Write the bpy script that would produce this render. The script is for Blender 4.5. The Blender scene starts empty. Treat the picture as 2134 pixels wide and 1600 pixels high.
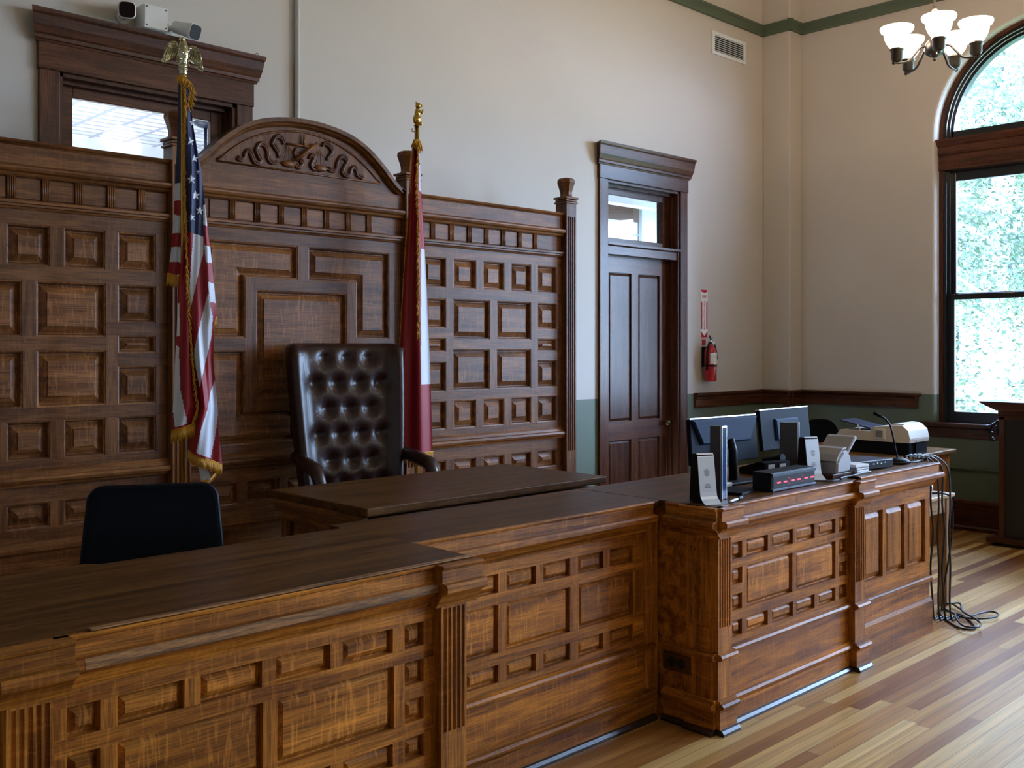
import bpy, bmesh, math, random
from mathutils import Vector, Matrix
random.seed(7)
PI = math.pi
S = bpy.context.scene
COL = S.collection

# ------------------------------------------------------------------ camera, sky, lights, exposure
cam_d = bpy.data.cameras.new('camera')
cam_d.sensor_width = 36.0
cam_d.lens = 36.0 * 2094.0 / 2134.0
cam_d.shift_y = (722.0 - 800.0) / 2134.0
cam_d.clip_start = 0.02
cam_d.clip_end = 400
cam = bpy.data.objects.new('camera', cam_d)
COL.objects.link(cam)
cam.location = (0, 0, 1.7)
cam.rotation_euler = (PI / 2, 0, -math.radians(90 - 45.93))
S.camera = cam

S.view_settings.view_transform = 'Standard'
S.view_settings.look = 'None'
S.view_settings.gamma = 1.0
S.view_settings.use_curve_mapping = False
S.view_settings.exposure = 0.9

W = bpy.data.worlds.new('sky')
S.world = W
W.use_nodes = True
_n = W.node_tree.nodes
_l = W.node_tree.links
bg = _n['Background']
tc = _n.new('ShaderNodeTexCoord')
sp = _n.new('ShaderNodeSeparateXYZ')
mr = _n.new('ShaderNodeMapRange')
mr.inputs['From Min'].default_value = -0.1
mr.inputs['From Max'].default_value = 0.7
mx = _n.new('ShaderNodeMix')
mx.data_type = 'RGBA'
mx.inputs[6].default_value = (0.50, 0.69, 1.0, 1)
mx.inputs[7].default_value = (0.40, 0.60, 1.0, 1)
_l.new(tc.outputs['Generated'], sp.inputs[0])
_l.new(sp.outputs[2], mr.inputs[0])
_l.new(mr.outputs[0], mx.inputs[0])
_l.new(mx.outputs[2], bg.inputs[0])
bg.inputs[1].default_value = 19.0


def area_light(name, loc, rot, sx, sy, power, color, portal=False):
    d = bpy.data.lights.new(name, 'AREA')
    d.shape = 'RECTANGLE'
    d.size, d.size_y, d.energy, d.color = sx, sy, power, color
    o = bpy.data.objects.new(name, d)
    COL.objects.link(o)
    o.location, o.rotation_euler = loc, rot
    if portal:
        d.cycles.is_portal = True
    return o


def point_light(name, loc, power, color, r=0.08):
    d = bpy.data.lights.new(name, 'POINT')
    d.energy, d.color, d.shadow_soft_size = power, color, r
    o = bpy.data.objects.new(name, d)
    COL.objects.link(o)
    o.location = loc
    return o


XR = 9.504          # window wall
YB = 5.775          # wall behind the bench
WIN_Y = (3.09, 0.15, -2.80, -5.75)     # arched windows along the window wall
WIN_HW, WIN_Z0, WIN_SP = 0.962, 0.93, 3.70
for wy in WIN_Y:
    area_light('daylight_portal', (XR + 0.33, wy, 2.8), (0, PI / 2, 0), 3.9, 2.0, 1, (1, 1, 1), portal=True)
# warm fill lights added out of view, without fixtures, to brighten the counters
for p in ((3.6, -3.4, 3.7), (7.0, -3.0, 3.7), (5.2, -0.6, 4.2)):
    point_light('warm_fill', p, 24, (1.0, 0.80, 0.58), 0.25)
# added uplights, hidden below the transoms, that brighten the rooms behind the wall
area_light('back_room_fill', (2.6, 7.9, 2.15), (PI, 0, 0), 3.6, 1.6, 55, (0.86, 0.93, 1.0))
area_light('corridor_fill', (8.2, 6.40, 2.0), (PI, 0, 0), 2.4, 0.4, 3.5, (0.86, 0.93, 1.0))
area_light('corridor_end_fill', (9.2, 7.25, 2.0), (PI, 0, 0), 3.0, 0.35, 9, (0.86, 0.93, 1.0))

# ------------------------------------------------------------------ materials
MATS = {}


def new_mat(name):
    m = bpy.data.materials.new(name)
    m.use_nodes = True
    MATS[name] = m
    return m, m.node_tree.nodes, m.node_tree.links, m.node_tree.nodes['Principled BSDF']


def plain(name, col, rough=0.5, metal=0.0, spec=0.5, emit=None, estr=0.0, noise=0.0, nscale=30, bump=0.0, trans=0.0, coat=0.0):
    m, n, l, b = new_mat(name)
    b.inputs['Base Color'].default_value = (*col, 1)
    b.inputs['Roughness'].default_value = rough
    b.inputs['Metallic'].default_value = metal
    b.inputs['Specular IOR Level'].default_value = spec
    b.inputs['Coat Weight'].default_value = coat
    b.inputs['Transmission Weight'].default_value = trans
    if emit:
        b.inputs['Emission Color'].default_value = (*emit, 1)
        b.inputs['Emission Strength'].default_value = estr
    if noise or bump:
        t = n.new('ShaderNodeTexCoord')
        z = n.new('ShaderNodeTexNoise')
        z.inputs['Scale'].default_value = nscale
        z.inputs['Detail'].default_value = 5
        l.new(t.outputs['Object'], z.inputs['Vector'])
        if noise:
            x = n.new('ShaderNodeMix')
            x.data_type = 'RGBA'
            x.inputs[6].default_value = (*[c * (1 - noise) for c in col], 1)
            x.inputs[7].default_value = (*[min(1, c * (1 + noise)) for c in col], 1)
            l.new(z.outputs[0], x.inputs[0])
            l.new(x.outputs[2], b.inputs['Base Color'])
        if bump:
            u = n.new('ShaderNodeBump')
            u.inputs['Strength'].default_value = bump
            u.inputs['Distance'].default_value = 0.01
            l.new(z.outputs[0], u.inputs['Height'])
            l.new(u.outputs[0], b.inputs['Normal'])
    return m


def wood(name, dark, light, axis='x', rough=0.35, flake=0.25, scale=1.0, coat=0.06, var=0.22, spec=0.26):
    """oak: long streaks and pores along the axis, pale ray flakes across it"""
    m, n, l, b = new_mat(name)
    t = n.new('ShaderNodeTexCoord')
    oi = n.new('ShaderNodeObjectInfo')
    mul = n.new('ShaderNodeMath'); mul.operation = 'MULTIPLY'; mul.inputs[1].default_value = 37.0
    l.new(oi.outputs['Random'], mul.inputs[0])
    add = n.new('ShaderNodeVectorMath'); add.operation = 'ADD'
    l.new(t.outputs['Object'], add.inputs[0])
    l.new(mul.outputs[0], add.inputs[1])

    def mapped(al, ac):
        g = n.new('ShaderNodeMapping')
        v = [ac * scale] * 3
        v['xyz'.index(axis)] = al * scale
        g.inputs['Scale'].default_value = v
        l.new(add.outputs[0], g.inputs['Vector'])
        return g

    def noise(al, ac, det, dist=0.0):
        z = n.new('ShaderNodeTexNoise')
        z.inputs['Scale'].default_value = 1
        z.inputs['Detail'].default_value = det
        z.inputs['Distortion'].default_value = dist
        l.new(mapped(al, ac).outputs[0], z.inputs['Vector'])
        return z
    a = noise(1.6, 22, 6, 0.6)
    r = n.new('ShaderNodeValToRGB')
    r.color_ramp.elements[0].position = 0.32
    r.color_ramp.elements[1].position = 0.70
    r.color_ramp.elements[0].color = (*dark, 1)
    r.color_ramp.elements[1].color = (*light, 1)
    l.new(a.outputs[0], r.inputs[0])
    # pores
    p = noise(9, 260, 3)
    pr = n.new('ShaderNodeMapRange')
    pr.inputs['From Min'].default_value = 0.35
    pr.inputs['From Max'].default_value = 0.6
    pr.inputs['To Min'].default_value = 0.50
    pr.inputs['To Max'].default_value = 1.05
    l.new(p.outputs[0], pr.inputs[0])
    mm = n.new('ShaderNodeMix'); mm.data_type = 'RGBA'; mm.blend_type = 'MULTIPLY'
    mm.inputs[0].default_value = 1
    l.new(r.outputs[0], mm.inputs[6])
    l.new(pr.outputs[0], mm.inputs[7])
    # ray flakes
    f = noise(58, 7, 2, 1.3)
    fr = n.new('ShaderNodeMapRange')
    fr.inputs['From Min'].default_value = 0.54
    fr.inputs['From Max'].default_value = 0.68
    fr.inputs['To Max'].default_value = flake
    l.new(f.outputs[0], fr.inputs[0])
    fm = n.new('ShaderNodeMix'); fm.data_type = 'RGBA'
    fm.inputs[7].default_value = (*[min(1, c * 1.7 + 0.02) for c in light], 1)
    l.new(fr.outputs[0], fm.inputs[0])
    l.new(mm.outputs[2], fm.inputs[6])
    # each board its own tone
    hv = n.new('ShaderNodeHueSaturation')
    vr = n.new('ShaderNodeMapRange')
    vr.inputs['To Min'].default_value = 1 - var
    vr.inputs['To Max'].default_value = 1 + var
    l.new(oi.outputs['Random'], vr.inputs[0])
    l.new(vr.outputs[0], hv.inputs['Value'])
    l.new(fm.outputs[2], hv.inputs['Color'])
    l.new(hv.outputs[0], b.inputs['Base Color'])
    b.inputs['Roughness'].default_value = rough
    b.inputs['Specular IOR Level'].default_value = spec
    b.inputs['Coat Weight'].default_value = coat
    b.inputs['Coat Roughness'].default_value = 0.25
    u = n.new('ShaderNodeBump')
    u.inputs['Strength'].default_value = 0.25
    u.inputs['Distance'].default_value = 0.002
    l.new(p.outputs[0], u.inputs['Height'])
    l.new(u.outputs[0], b.inputs['Normal'])
    return m


OAK_D, OAK_L = (0.150, 0.040, 0.003), (0.560, 0.198, 0.023)
BB_D, BB_L = (0.110, 0.034, 0.007), (0.295, 0.112, 0.032)  # stain much like the counters'; the backboard's weaker light is put into this colour
RED_D, RED_L = (0.050, 0.016, 0.008), (0.13, 0.044, 0.020)
for ax in 'xyz':
    wood('oak_' + ax, OAK_D, OAK_L, ax, 0.40, 0.13)
    wood('oak_panel_' + ax, OAK_D, OAK_L, ax, 0.40, 0.30)
    wood('board_' + ax, BB_D, BB_L, ax, 0.38, 0.12)
    wood('board_panel_' + ax, BB_D, BB_L, ax, 0.38, 0.35)
    wood('mahogany_' + ax, RED_D, RED_L, ax, 0.30, 0.08)
wood('counter_top', (0.060, 0.022, 0.004), (0.170, 0.070, 0.014), 'x', 0.40, 0.10, coat=0.0, spec=0.12)
wood('scuffed_oak', (0.06, 0.028, 0.016), (0.52, 0.24, 0.08), 'x', 0.5, 0.0, scale=3.0)
wood('pale_wood_x', (0.36, 0.22, 0.12), (0.55, 0.36, 0.20), 'x', 0.4, 0.05)
wood('pale_wood_z', (0.30, 0.17, 0.085), (0.48, 0.30, 0.16), 'z', 0.4, 0.05)
plain('black_sash', (0.010, 0.011, 0.013), 0.28)
plain('silver_fillet', (0.50, 0.55, 0.62), 0.3, 0.6)
plain('white_paint', (0.72, 0.75, 0.78), 0.55)
plain('white_plastic', (0.74, 0.73, 0.70), 0.38)
plain('warm_white_plastic', (0.62, 0.56, 0.49), 0.42)
plain('grey_plastic', (0.30, 0.28, 0.285), 0.45)
plain('black_plastic', (0.005, 0.006, 0.009), 0.45, spec=0.13)
plain('dark_gap', (0.004, 0.004, 0.005), 0.6)
plain('navy_plastic', (0.012, 0.018, 0.045), 0.40)
plain('monitor_back', (0.013, 0.026, 0.066), 0.55, spec=0.12)
plain('monitor_panel', (0.006, 0.009, 0.018), 0.55, spec=0.08)
plain('silver', (0.70, 0.74, 0.80), 0.28, 0.85)
plain('dark_metal', (0.13, 0.115, 0.105), 0.32, 0.9)
plain('brass', (0.62, 0.40, 0.10), 0.22, 1.0, noise=0.15, nscale=60)
plain('pale_brass', (0.55, 0.52, 0.36), 0.24, 1.0, noise=0.2, nscale=90)
plain('dull_brass', (0.13, 0.10, 0.045), 0.35, 0.9)
plain('leather', (0.030, 0.011, 0.009), 0.34, noise=0.4, nscale=40, bump=0.15, coat=0.1, spec=0.4)
plain('mesh_fabric', (0.003, 0.004, 0.006), 0.8, bump=0.4, nscale=600, spec=0.12)
plain('flag_red', (0.30, 0.004, 0.010), 0.55, noise=0.10, nscale=300)
plain('flag_white', (0.66, 0.68, 0.76), 0.6, noise=0.04, nscale=300)
plain('flag_blue', (0.008, 0.016, 0.075), 0.55, noise=0.10, nscale=300)
plain('gold_fringe', (0.62, 0.30, 0.022), 0.5, noise=0.35, nscale=250)
plain('red_enamel', (0.40, 0.008, 0.014), 0.2, coat=0.5)
plain('sign_red', (0.45, 0.012, 0.020), 0.4)
plain('sign_white', (0.80, 0.78, 0.78), 0.4)
plain('label_yellow', (0.72, 0.66, 0.05), 0.45)
plain('ink', (0.02, 0.02, 0.025), 0.6)
plain('ink_grey', (0.30, 0.32, 0.36), 0.6)
plain('lamp_glass', (0.95, 0.93, 0.88), 0.3, emit=(1.0, 0.95, 0.88), estr=2.6)
plain('led_red', (0.3, 0.0, 0.01), 0.4, emit=(1.0, 0.02, 0.04), estr=4.5)
plain('led_window', (0.012, 0.002, 0.003), 0.45, spec=0.2)
plain('cable', (0.010, 0.010, 0.012), 0.45)
plain('paper', (0.78, 0.77, 0.74), 0.7)
plain('cream_paint', (0.58, 0.57, 0.54), 0.5)
plain('green_trim', (0.085, 0.115, 0.075), 0.55, noise=0.15, nscale=20)
plain('bark', (0.30, 0.29, 0.30), 0.9, noise=0.3, nscale=6, bump=0.4)
plain('lawn', (0.10, 0.17, 0.06), 0.9, noise=0.4, nscale=4)
plain('blind', (0.12, 0.055, 0.04), 0.6)
plain('room_white', (0.80, 0.84, 0.90), 0.6)
plain('silver_plate', (0.62, 0.68, 0.76), 0.38, 0.35)
plain('graphite', (0.050, 0.047, 0.050), 0.4)
plain('blue_glass', (0.02, 0.05, 0.13), 0.15)
plain('blue_silver', (0.22, 0.32, 0.46), 0.18, 0.7)
plain('polished_black', (0.02, 0.025, 0.035), 0.12, 0.6)
plain('blue_bezel', (0.02, 0.035, 0.06), 0.35)
plain('led_dim', (0.2, 0.0, 0.01), 0.4, emit=(1.0, 0.02, 0.04), estr=0.5)
wood('pale_desk', (0.16, 0.075, 0.025), (0.34, 0.19, 0.08), 'x', 0.3, 0.1)
wood('dark_shoe', (0.016, 0.010, 0.008), (0.05, 0.03, 0.024), 'x', 0.28, 0.1, spec=0.5)
plain('ceiling_paint', (0.55, 0.53, 0.48), 0.7)

# leaves: thin, let some light through, a tone of its own for every patch
m, n, l, b = new_mat('leaf')
t = n.new('ShaderNodeTexCoord')
z = n.new('ShaderNodeTexNoise'); z.inputs['Scale'].default_value = 1.3; z.inputs['Detail'].default_value = 4
l.new(t.outputs['Object'], z.inputs['Vector'])
r = n.new('ShaderNodeValToRGB')
r.color_ramp.elements[0].position = 0.35; r.color_ramp.elements[0].color = (0.022, 0.052, 0.028, 1)
r.color_ramp.elements[1].position = 0.65; r.color_ramp.elements[1].color = (0.12, 0.165, 0.080, 1)
l.new(z.outputs[0], r.inputs[0])
l.new(r.outputs[0], b.inputs['Base Color'])
b.inputs['Roughness'].default_value = 0.5
tr = n.new('ShaderNodeBsdfTranslucent')
l.new(r.outputs[0], tr.inputs['Color'])
ms = n.new('ShaderNodeMixShader'); ms.inputs[0].default_value = 0.5
out = n['Material Output']
l.new(b.outputs[0], ms.inputs[1]); l.new(tr.outputs[0], ms.inputs[2]); l.new(ms.outputs[0], out.inputs[0])

# clear glass that daylight passes through
m, n, l, b = new_mat('window_glass')
tb = n.new('ShaderNodeBsdfTransparent'); tb.inputs[0].default_value = (0.97, 0.985, 0.98, 1)
gl = n.new('ShaderNodeBsdfGlossy'); gl.inputs['Roughness'].default_value = 0.02
fn = n.new('ShaderNodeFresnel'); fn.inputs[0].default_value = 1.25
ms = n.new('ShaderNodeMixShader')
l.new(fn.outputs[0], ms.inputs[0]); l.new(tb.outputs[0], ms.inputs[1]); l.new(gl.outputs[0], ms.inputs[2])
l.new(ms.outputs[0], n['Material Output'].inputs[0])


def wall_paint(name):
    """green wainscot paint under the chair rail, warm off-white above it, lighter over the picture rail"""
    m, n, l, b = new_mat(name)
    g = n.new('ShaderNodeNewGeometry')
    s = n.new('ShaderNodeSeparateXYZ')
    l.new(g.outputs['Position'], s.inputs[0])
    c = n.new('ShaderNodeMath'); c.operation = 'GREATER_THAN'; c.inputs[1].default_value = 1.245
    l.new(s.outputs[2], c.inputs[0])
    z = n.new('ShaderNodeTexNoise'); z.inputs['Scale'].default_value = 1.7; z.inputs['Detail'].default_value = 4
    l.new(g.outputs['Position'], z.inputs['Vector'])
    a = n.new('ShaderNodeMix'); a.data_type = 'RGBA'
    a.inputs[6].default_value = (0.545, 0.490, 0.440, 1)
    a.inputs[7].default_value = (0.600, 0.545, 0.492, 1)
    l.new(z.outputs[0], a.inputs[0])
    x = n.new('ShaderNodeMix'); x.data_type = 'RGBA'
    x.inputs[6].default_value = (0.125, 0.160, 0.112, 1)
    l.new(c.outputs[0], x.inputs[0]); l.new(a.outputs[2], x.inputs[7])
    l.new(x.outputs[2], b.inputs['Base Color'])
    b.inputs['Roughness'].default_value = 0.55
    z2 = n.new('ShaderNodeTexNoise'); z2.inputs['Scale'].default_value = 120
    l.new(g.outputs['Position'], z2.inputs['Vector'])
    u = n.new('ShaderNodeBump'); u.inputs['Strength'].default_value = 0.06; u.inputs['Distance'].default_value = 0.003
    l.new(z2.outputs[0], u.inputs['Height']); l.new(u.outputs[0], b.inputs['Normal'])
    return m


wall_paint('wall_paint')


def floor_mat():
    m, n, l, b = new_mat('strip_floor')
    g = n.new('ShaderNodeNewGeometry')
    s = n.new('ShaderNodeSeparateXYZ')
    l.new(g.outputs['Position'], s.inputs[0])

    def math_(op, a, bb=None):
        k = n.new('ShaderNodeMath'); k.operation = op
        for i, v in enumerate((a, bb)):
            if v is None:
                continue
            if isinstance(v, (int, float)):
                k.inputs[i].default_value = v
            else:
                l.new(v, k.inputs[i])
        return k.outputs[0]
    yr = math_('DIVIDE', s.outputs[1], 0.064)
    row = math_('FLOOR', yr)
    wn = n.new('ShaderNodeTexWhiteNoise'); wn.noise_dimensions = '1D'
    l.new(row, wn.inputs['W'])
    xo = math_('ADD', math_('DIVIDE', s.outputs[0], 2.1), math_('MULTIPLY', wn.outputs['Value'], 9.0))
    pid = math_('FLOOR', xo)
    cb = n.new('ShaderNodeCombineXYZ')
    l.new(row, cb.inputs[0]); l.new(pid, cb.inputs[1])
    w2 = n.new('ShaderNodeTexWhiteNoise'); w2.noise_dimensions = '2D'
    l.new(cb.outputs[0], w2.inputs['Vector'])
    rp = n.new('ShaderNodeValToRGB')
    e = rp.color_ramp.elements
    e[0].position = 0.0; e[0].color = (0.27, 0.098, 0.024, 1)
    e[1].position = 1.0; e[1].color = (0.72, 0.47, 0.19, 1)
    for p, c in ((0.28, (0.40, 0.178, 0.048, 1)), (0.5, (0.54, 0.29, 0.092, 1)), (0.78, (0.63, 0.38, 0.135, 1))):
        q = e.new(p); q.color = c
    l.new(w2.outputs['Value'], rp.inputs[0])
    mp = n.new('ShaderNodeMapping'); mp.inputs['Scale'].default_value = (1.6, 40, 1)
    ad = n.new('ShaderNodeVectorMath'); ad.operation = 'ADD'
    l.new(g.outputs['Position'], ad.inputs[0]); l.new(w2.outputs['Color'], ad.inputs[1])
    l.new(ad.outputs[0], mp.inputs['Vector'])
    gn = n.new('ShaderNodeTexNoise'); gn.inputs['Scale'].default_value = 1; gn.inputs['Detail'].default_value = 5
    gn.inputs['Distortion'].default_value = 0.5
    l.new(mp.outputs[0], gn.inputs['Vector'])
    gr = n.new('ShaderNodeMapRange'); gr.inputs['From Min'].default_value = 0.3; gr.inputs['From Max'].default_value = 0.7
    gr.inputs['To Min'].default_value = 0.70; gr.inputs['To Max'].default_value = 1.14
    l.new(gn.outputs[0], gr.inputs[0])
    mm = n.new('ShaderNodeMix'); mm.data_type = 'RGBA'; mm.blend_type = 'MULTIPLY'; mm.inputs[0].default_value = 1
    l.new(rp.outputs[0], mm.inputs[6]); l.new(gr.outputs[0], mm.inputs[7])
    fy = math_('FRACT', yr)
    fx = math_('FRACT', xo)
    seam = math_('MAXIMUM', math_('LESS_THAN', fy, 0.035), math_('LESS_THAN', fx, 0.0012))
    sm = n.new('ShaderNodeMix'); sm.data_type = 'RGBA'
    sm.inputs[7].default_value = (0.06, 0.03, 0.015, 1)
    l.new(math_('MULTIPLY', seam, 0.75), sm.inputs[0])
    l.new(mm.outputs[2], sm.inputs[6])
    l.new(sm.outputs[2], b.inputs['Base Color'])
    rr = n.new('ShaderNodeMapRange'); rr.inputs['To Min'].default_value = 0.27; rr.inputs['To Max'].default_value = 0.46
    l.new(gn.outputs[0], rr.inputs[0])
    l.new(rr.outputs[0], b.inputs['Roughness'])
    b.inputs['Specular IOR Level'].default_value = 0.14
    b.inputs['Coat Weight'].default_value = 0.05
    b.inputs['Coat Roughness'].default_value = 0.25
    u = n.new('ShaderNodeBump'); u.inputs['Strength'].default_value = 0.2; u.inputs['Distance'].default_value = 0.002
    u.invert = True
    l.new(seam, u.inputs['Height'])
    l.new(u.outputs[0], b.inputs['Normal'])


floor_mat()


def tin_ceiling():
    m, n, l, b = new_mat('tin_ceiling')
    g = n.new('ShaderNodeNewGeometry')
    mp = n.new('ShaderNodeMapping'); mp.inputs['Rotation'].default_value = (0, 0, 0.0)
    l.new(g.outputs['Position'], mp.inputs['Vector'])
    br = n.new('ShaderNodeTexBrick')
    br.offset = 0.0
    br.inputs['Color1'].default_value = (0.88, 0.9, 0.93, 1)
    br.inputs['Color2'].default_value = (0.60, 0.64, 0.74, 1)
    br.inputs['Mortar'].default_value = (0.34, 0.37, 0.46, 1)
    br.inputs['Scale'].default_value = 1
    br.inputs['Mortar Size'].default_value = 0.022
    br.inputs['Brick Width'].default_value = 0.30
    br.inputs['Row Height'].default_value = 0.15
    l.new(mp.outputs[0], br.inputs['Vector'])
    l.new(br.outputs['Color'], b.inputs['Base Color'])
    u = n.new('ShaderNodeBump'); u.inputs['Strength'].default_value = 0.6; u.inputs['Distance'].default_value = 0.02
    u.invert = True
    l.new(br.outputs['Fac'], u.inputs['Height']); l.new(u.outputs[0], b.inputs['Normal'])
    b.inputs['Roughness'].default_value = 0.35


tin_ceiling()

# ------------------------------------------------------------------ mesh helpers


class MB:
    """collects shapes in world (or a thing's own) coordinates and links them as one mesh object"""

    def __init__(s):
        s.bm = bmesh.new()

    def face(s, pts, mi=0, smooth=False):
        vs = [s.bm.verts.new(p) for p in pts]
        f = s.bm.faces.new(vs)
        f.material_index = mi
        f.smooth = smooth
        return f

    def box(s, x0, x1, y0, y1, z0, z1, bev=0.0, mi=0, M=None):
        r = bmesh.ops.create_cube(s.bm, size=1)
        vs = r['verts']
        for v in vs:
            v.co = Vector((x0 + (v.co.x + .5) * (x1 - x0), y0 + (v.co.y + .5) * (y1 - y0), z0 + (v.co.z + .5) * (z1 - z0)))
        fs = set(f for v in vs for f in v.link_faces)
        for f in fs:
            f.material_index = mi
        if bev > 0:
            es = list(set(e for v in vs for e in v.link_edges))
            q = bmesh.ops.bevel(s.bm, geom=es, offset=bev, segments=2, affect='EDGES', profile=0.5)
            vs = list(set(vs) | set(q['verts']))
            vs = [v for v in vs if v.is_valid]
            for f in q['faces']:
                f.material_index = mi
        if M is not None:
            for v in vs:
                v.co = M @ v.co
        return s

    def extrude(s, prof, place, u0, u1, mi=0, smooth=False, caps=True):
        """prof: closed list of (d, z); place(u, d, z) gives the point"""
        a = [s.bm.verts.new(place(u0, d, z)) for d, z in prof]
        c = [s.bm.verts.new(place(u1, d, z)) for d, z in prof]
        k = len(prof)
        for i in range(k):
            j = (i + 1) % k
            f = s.bm.faces.new((a[i], a[j], c[j], c[i]))
            f.material_index = mi
            f.smooth = smooth
        if caps:
            for q in (a, c[::-1]):
                f = s.bm.faces.new(q)
                f.material_index = mi
        return s

    def lathe(s, prof, center=(0, 0, 0), seg=24, M=None, mi=0, smooth=True):
        """prof: list of (r, z) from bottom to top"""
        c = Vector(center)
        rings = []
        for r, z in prof:
            ring = []
            for i in range(seg):
                a = 2 * PI * i / seg
                p = Vector((r * math.cos(a), r * math.sin(a), z))
                if M is not None:
                    p = M @ p
                ring.append(s.bm.verts.new(c + p))
            rings.append(ring)
        for a, bb in zip(rings, rings[1:]):
            for i in range(seg):
                j = (i + 1) % seg
                f = s.bm.faces.new((a[i], a[j], bb[j], bb[i]))
                f.smooth = smooth
                f.material_index = mi
        for ring, fl in ((rings[0], True), (rings[-1], False)):
            f = s.bm.faces.new(ring[::-1] if fl else ring)
            f.material_index = mi
        return s

    def tube(s, pts, r, seg=8, mi=0, ends=True):
        pts = [Vector(p) for p in pts]
        rs = r if isinstance(r, (list, tuple)) else [r] * len(pts)
        rings = []
        up = None
        for i, p in enumerate(pts):
            t = (pts[min(i + 1, len(pts) - 1)] - pts[max(i - 1, 0)]).normalized()
            if up is None:
                up = t.orthogonal().normalized()
            up = (up - t * up.dot(t))
            up = up.normalized() if up.length > 1e-6 else t.orthogonal().normalized()
            sd = t.cross(up)
            rings.append([s.bm.verts.new(p + (up * math.cos(2 * PI * k / seg) + sd * math.sin(2 * PI * k / seg)) * rs[i]) for k in range(seg)])
        for a, bb in zip(rings, rings[1:]):
            for i in range(seg):
                j = (i + 1) % seg
                f = s.bm.faces.new((a[i], a[j], bb[j], bb[i]))
                f.smooth = True
                f.material_index = mi
        if ends:
            f = s.bm.faces.new(rings[0][::-1]); f.material_index = mi
            f = s.bm.faces.new(rings[-1]); f.material_index = mi
        return s

    def ball(s, c, r, seg=12, mi=0, M=None):
        q = bmesh.ops.create_uvsphere(s.bm, u_segments=seg, v_segments=max(6, seg // 2), radius=1)
        rr = r if isinstance(r, (list, tuple)) else (r, r, r)
        for v in q['verts']:
            p = Vector((v.co.x * rr[0], v.co.y * rr[1], v.co.z * rr[2]))
            if M is not None:
                p = M @ p
            v.co = p + Vector(c)
        for f in set(f for v in q['verts'] for f in v.link_faces):
            f.smooth = True
            f.material_index = mi
        return s

    def slab(s, outline, place, d0, d1, mi=0, bev=0.0):
        """flat outline [(u, z)] given a thickness from d0 (back) to d1 (front); bev insets the front edge"""
        n_ = len(outline)
        back = [s.bm.verts.new(place(u, d0, z)) for u, z in outline]
        mid = [s.bm.verts.new(place(u, d1 - bev, z)) for u, z in outline] if bev else None
        fo = inset(outline, bev) if bev else outline
        front = [s.bm.verts.new(place(u, d1, z)) for u, z in fo]
        seq = [back, mid, front] if bev else [back, front]
        for a, c in zip(seq, seq[1:]):
            for i in range(n_):
                j = (i + 1) % n_
                f = s.bm.faces.new((a[i], a[j], c[j], c[i]))
                f.material_index = mi
        for q in (back[::-1], front):
            f = s.bm.faces.new(q)
            f.material_index = mi
        return s

    def build(s, name, mats, parent=None, local=False, smooth_angle=None, weld=0.0):
        if weld:
            bmesh.ops.remove_doubles(s.bm, verts=s.bm.verts, dist=weld)
        bmesh.ops.recalc_face_normals(s.bm, faces=s.bm.faces)
        me = bpy.data.meshes.new(name)
        if parent is not None and not local:
            bmesh.ops.translate(s.bm, vec=-origin(parent), verts=s.bm.verts)
        s.bm.to_mesh(me)
        s.bm.free()
        for q in (mats if isinstance(mats, (list, tuple)) else [mats]):
            me.materials.append(MATS[q])
        o = bpy.data.objects.new(name, me)
        COL.objects.link(o)
        if parent is not None:
            o.parent = parent
        return o


def origin(o):
    v = Vector((0, 0, 0))
    while o is not None:
        v += o.location
        o = o.parent
    return v


def inset(poly, d):
    """mitred inset of a counter-clockwise outline"""
    res = []
    k = len(poly)
    for i in range(k):
        p0, p1, p2 = Vector(poly[i - 1]), Vector(poly[i]), Vector(poly[(i + 1) % k])
        e1, e2 = (p1 - p0).normalized(), (p2 - p1).normalized()
        n1, n2 = Vector((-e1.y, e1.x)), Vector((-e2.y, e2.x))
        m_ = (n1 + n2)
        m_ = m_ / max(0.3, m_.dot(n1))
        res.append(tuple(p1 + m_ * d))
    return res


def facing_front(Y):            # a face that looks towards -Y
    return lambda u, d, z: (u, Y - d, z)


def facing_left(X):             # a face that looks towards -X, u runs along Y
    return lambda u, d, z: (X - d, u, z)


def thing(name, label, cat, loc=(0, 0, 0), rz=0.0, group=None):
    o = bpy.data.objects.new(name, None)
    o.empty_display_size = 0.1
    COL.objects.link(o)
    o.location = loc
    o.rotation_euler = (0, 0, rz)
    return tag(o, label, cat, group)


def tag(o, label, cat, group=None):
    o['label'] = label
    o['category'] = cat
    if group:
        o['group'] = group
    return o


def struct(o):
    o['kind'] = 'structure'
    return o


def copy_tree(o, parent=None):
    c = o.copy()
    COL.objects.link(c)
    if parent is not None:
        c.parent = parent
    for ch in list(o.children):
        copy_tree(ch, c)
    return c


def smooth_curve(pts, k=6):
    """Catmull-Rom through the points"""
    pts = [Vector(p) for p in pts]
    q = [pts[0] * 2 - pts[1]] + pts + [pts[-1] * 2 - pts[-2]]
    res = []
    for i in range(1, len(q) - 2):
        for j in range(k):
            t = j / k
            a, b_, c, d = q[i - 1], q[i], q[i + 1], q[i + 2]
            res.append(0.5 * ((2 * b_) + (c - a) * t + (2 * a - 5 * b_ + 4 * c - d) * t * t + (3 * b_ - a - 3 * c + d) * t ** 3))
    res.append(pts[-1])
    return res


def rect(x0, x1, z0, z1):
    return [(x0, z0), (x1, z0), (x1, z1), (x0, z1)]


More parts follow.
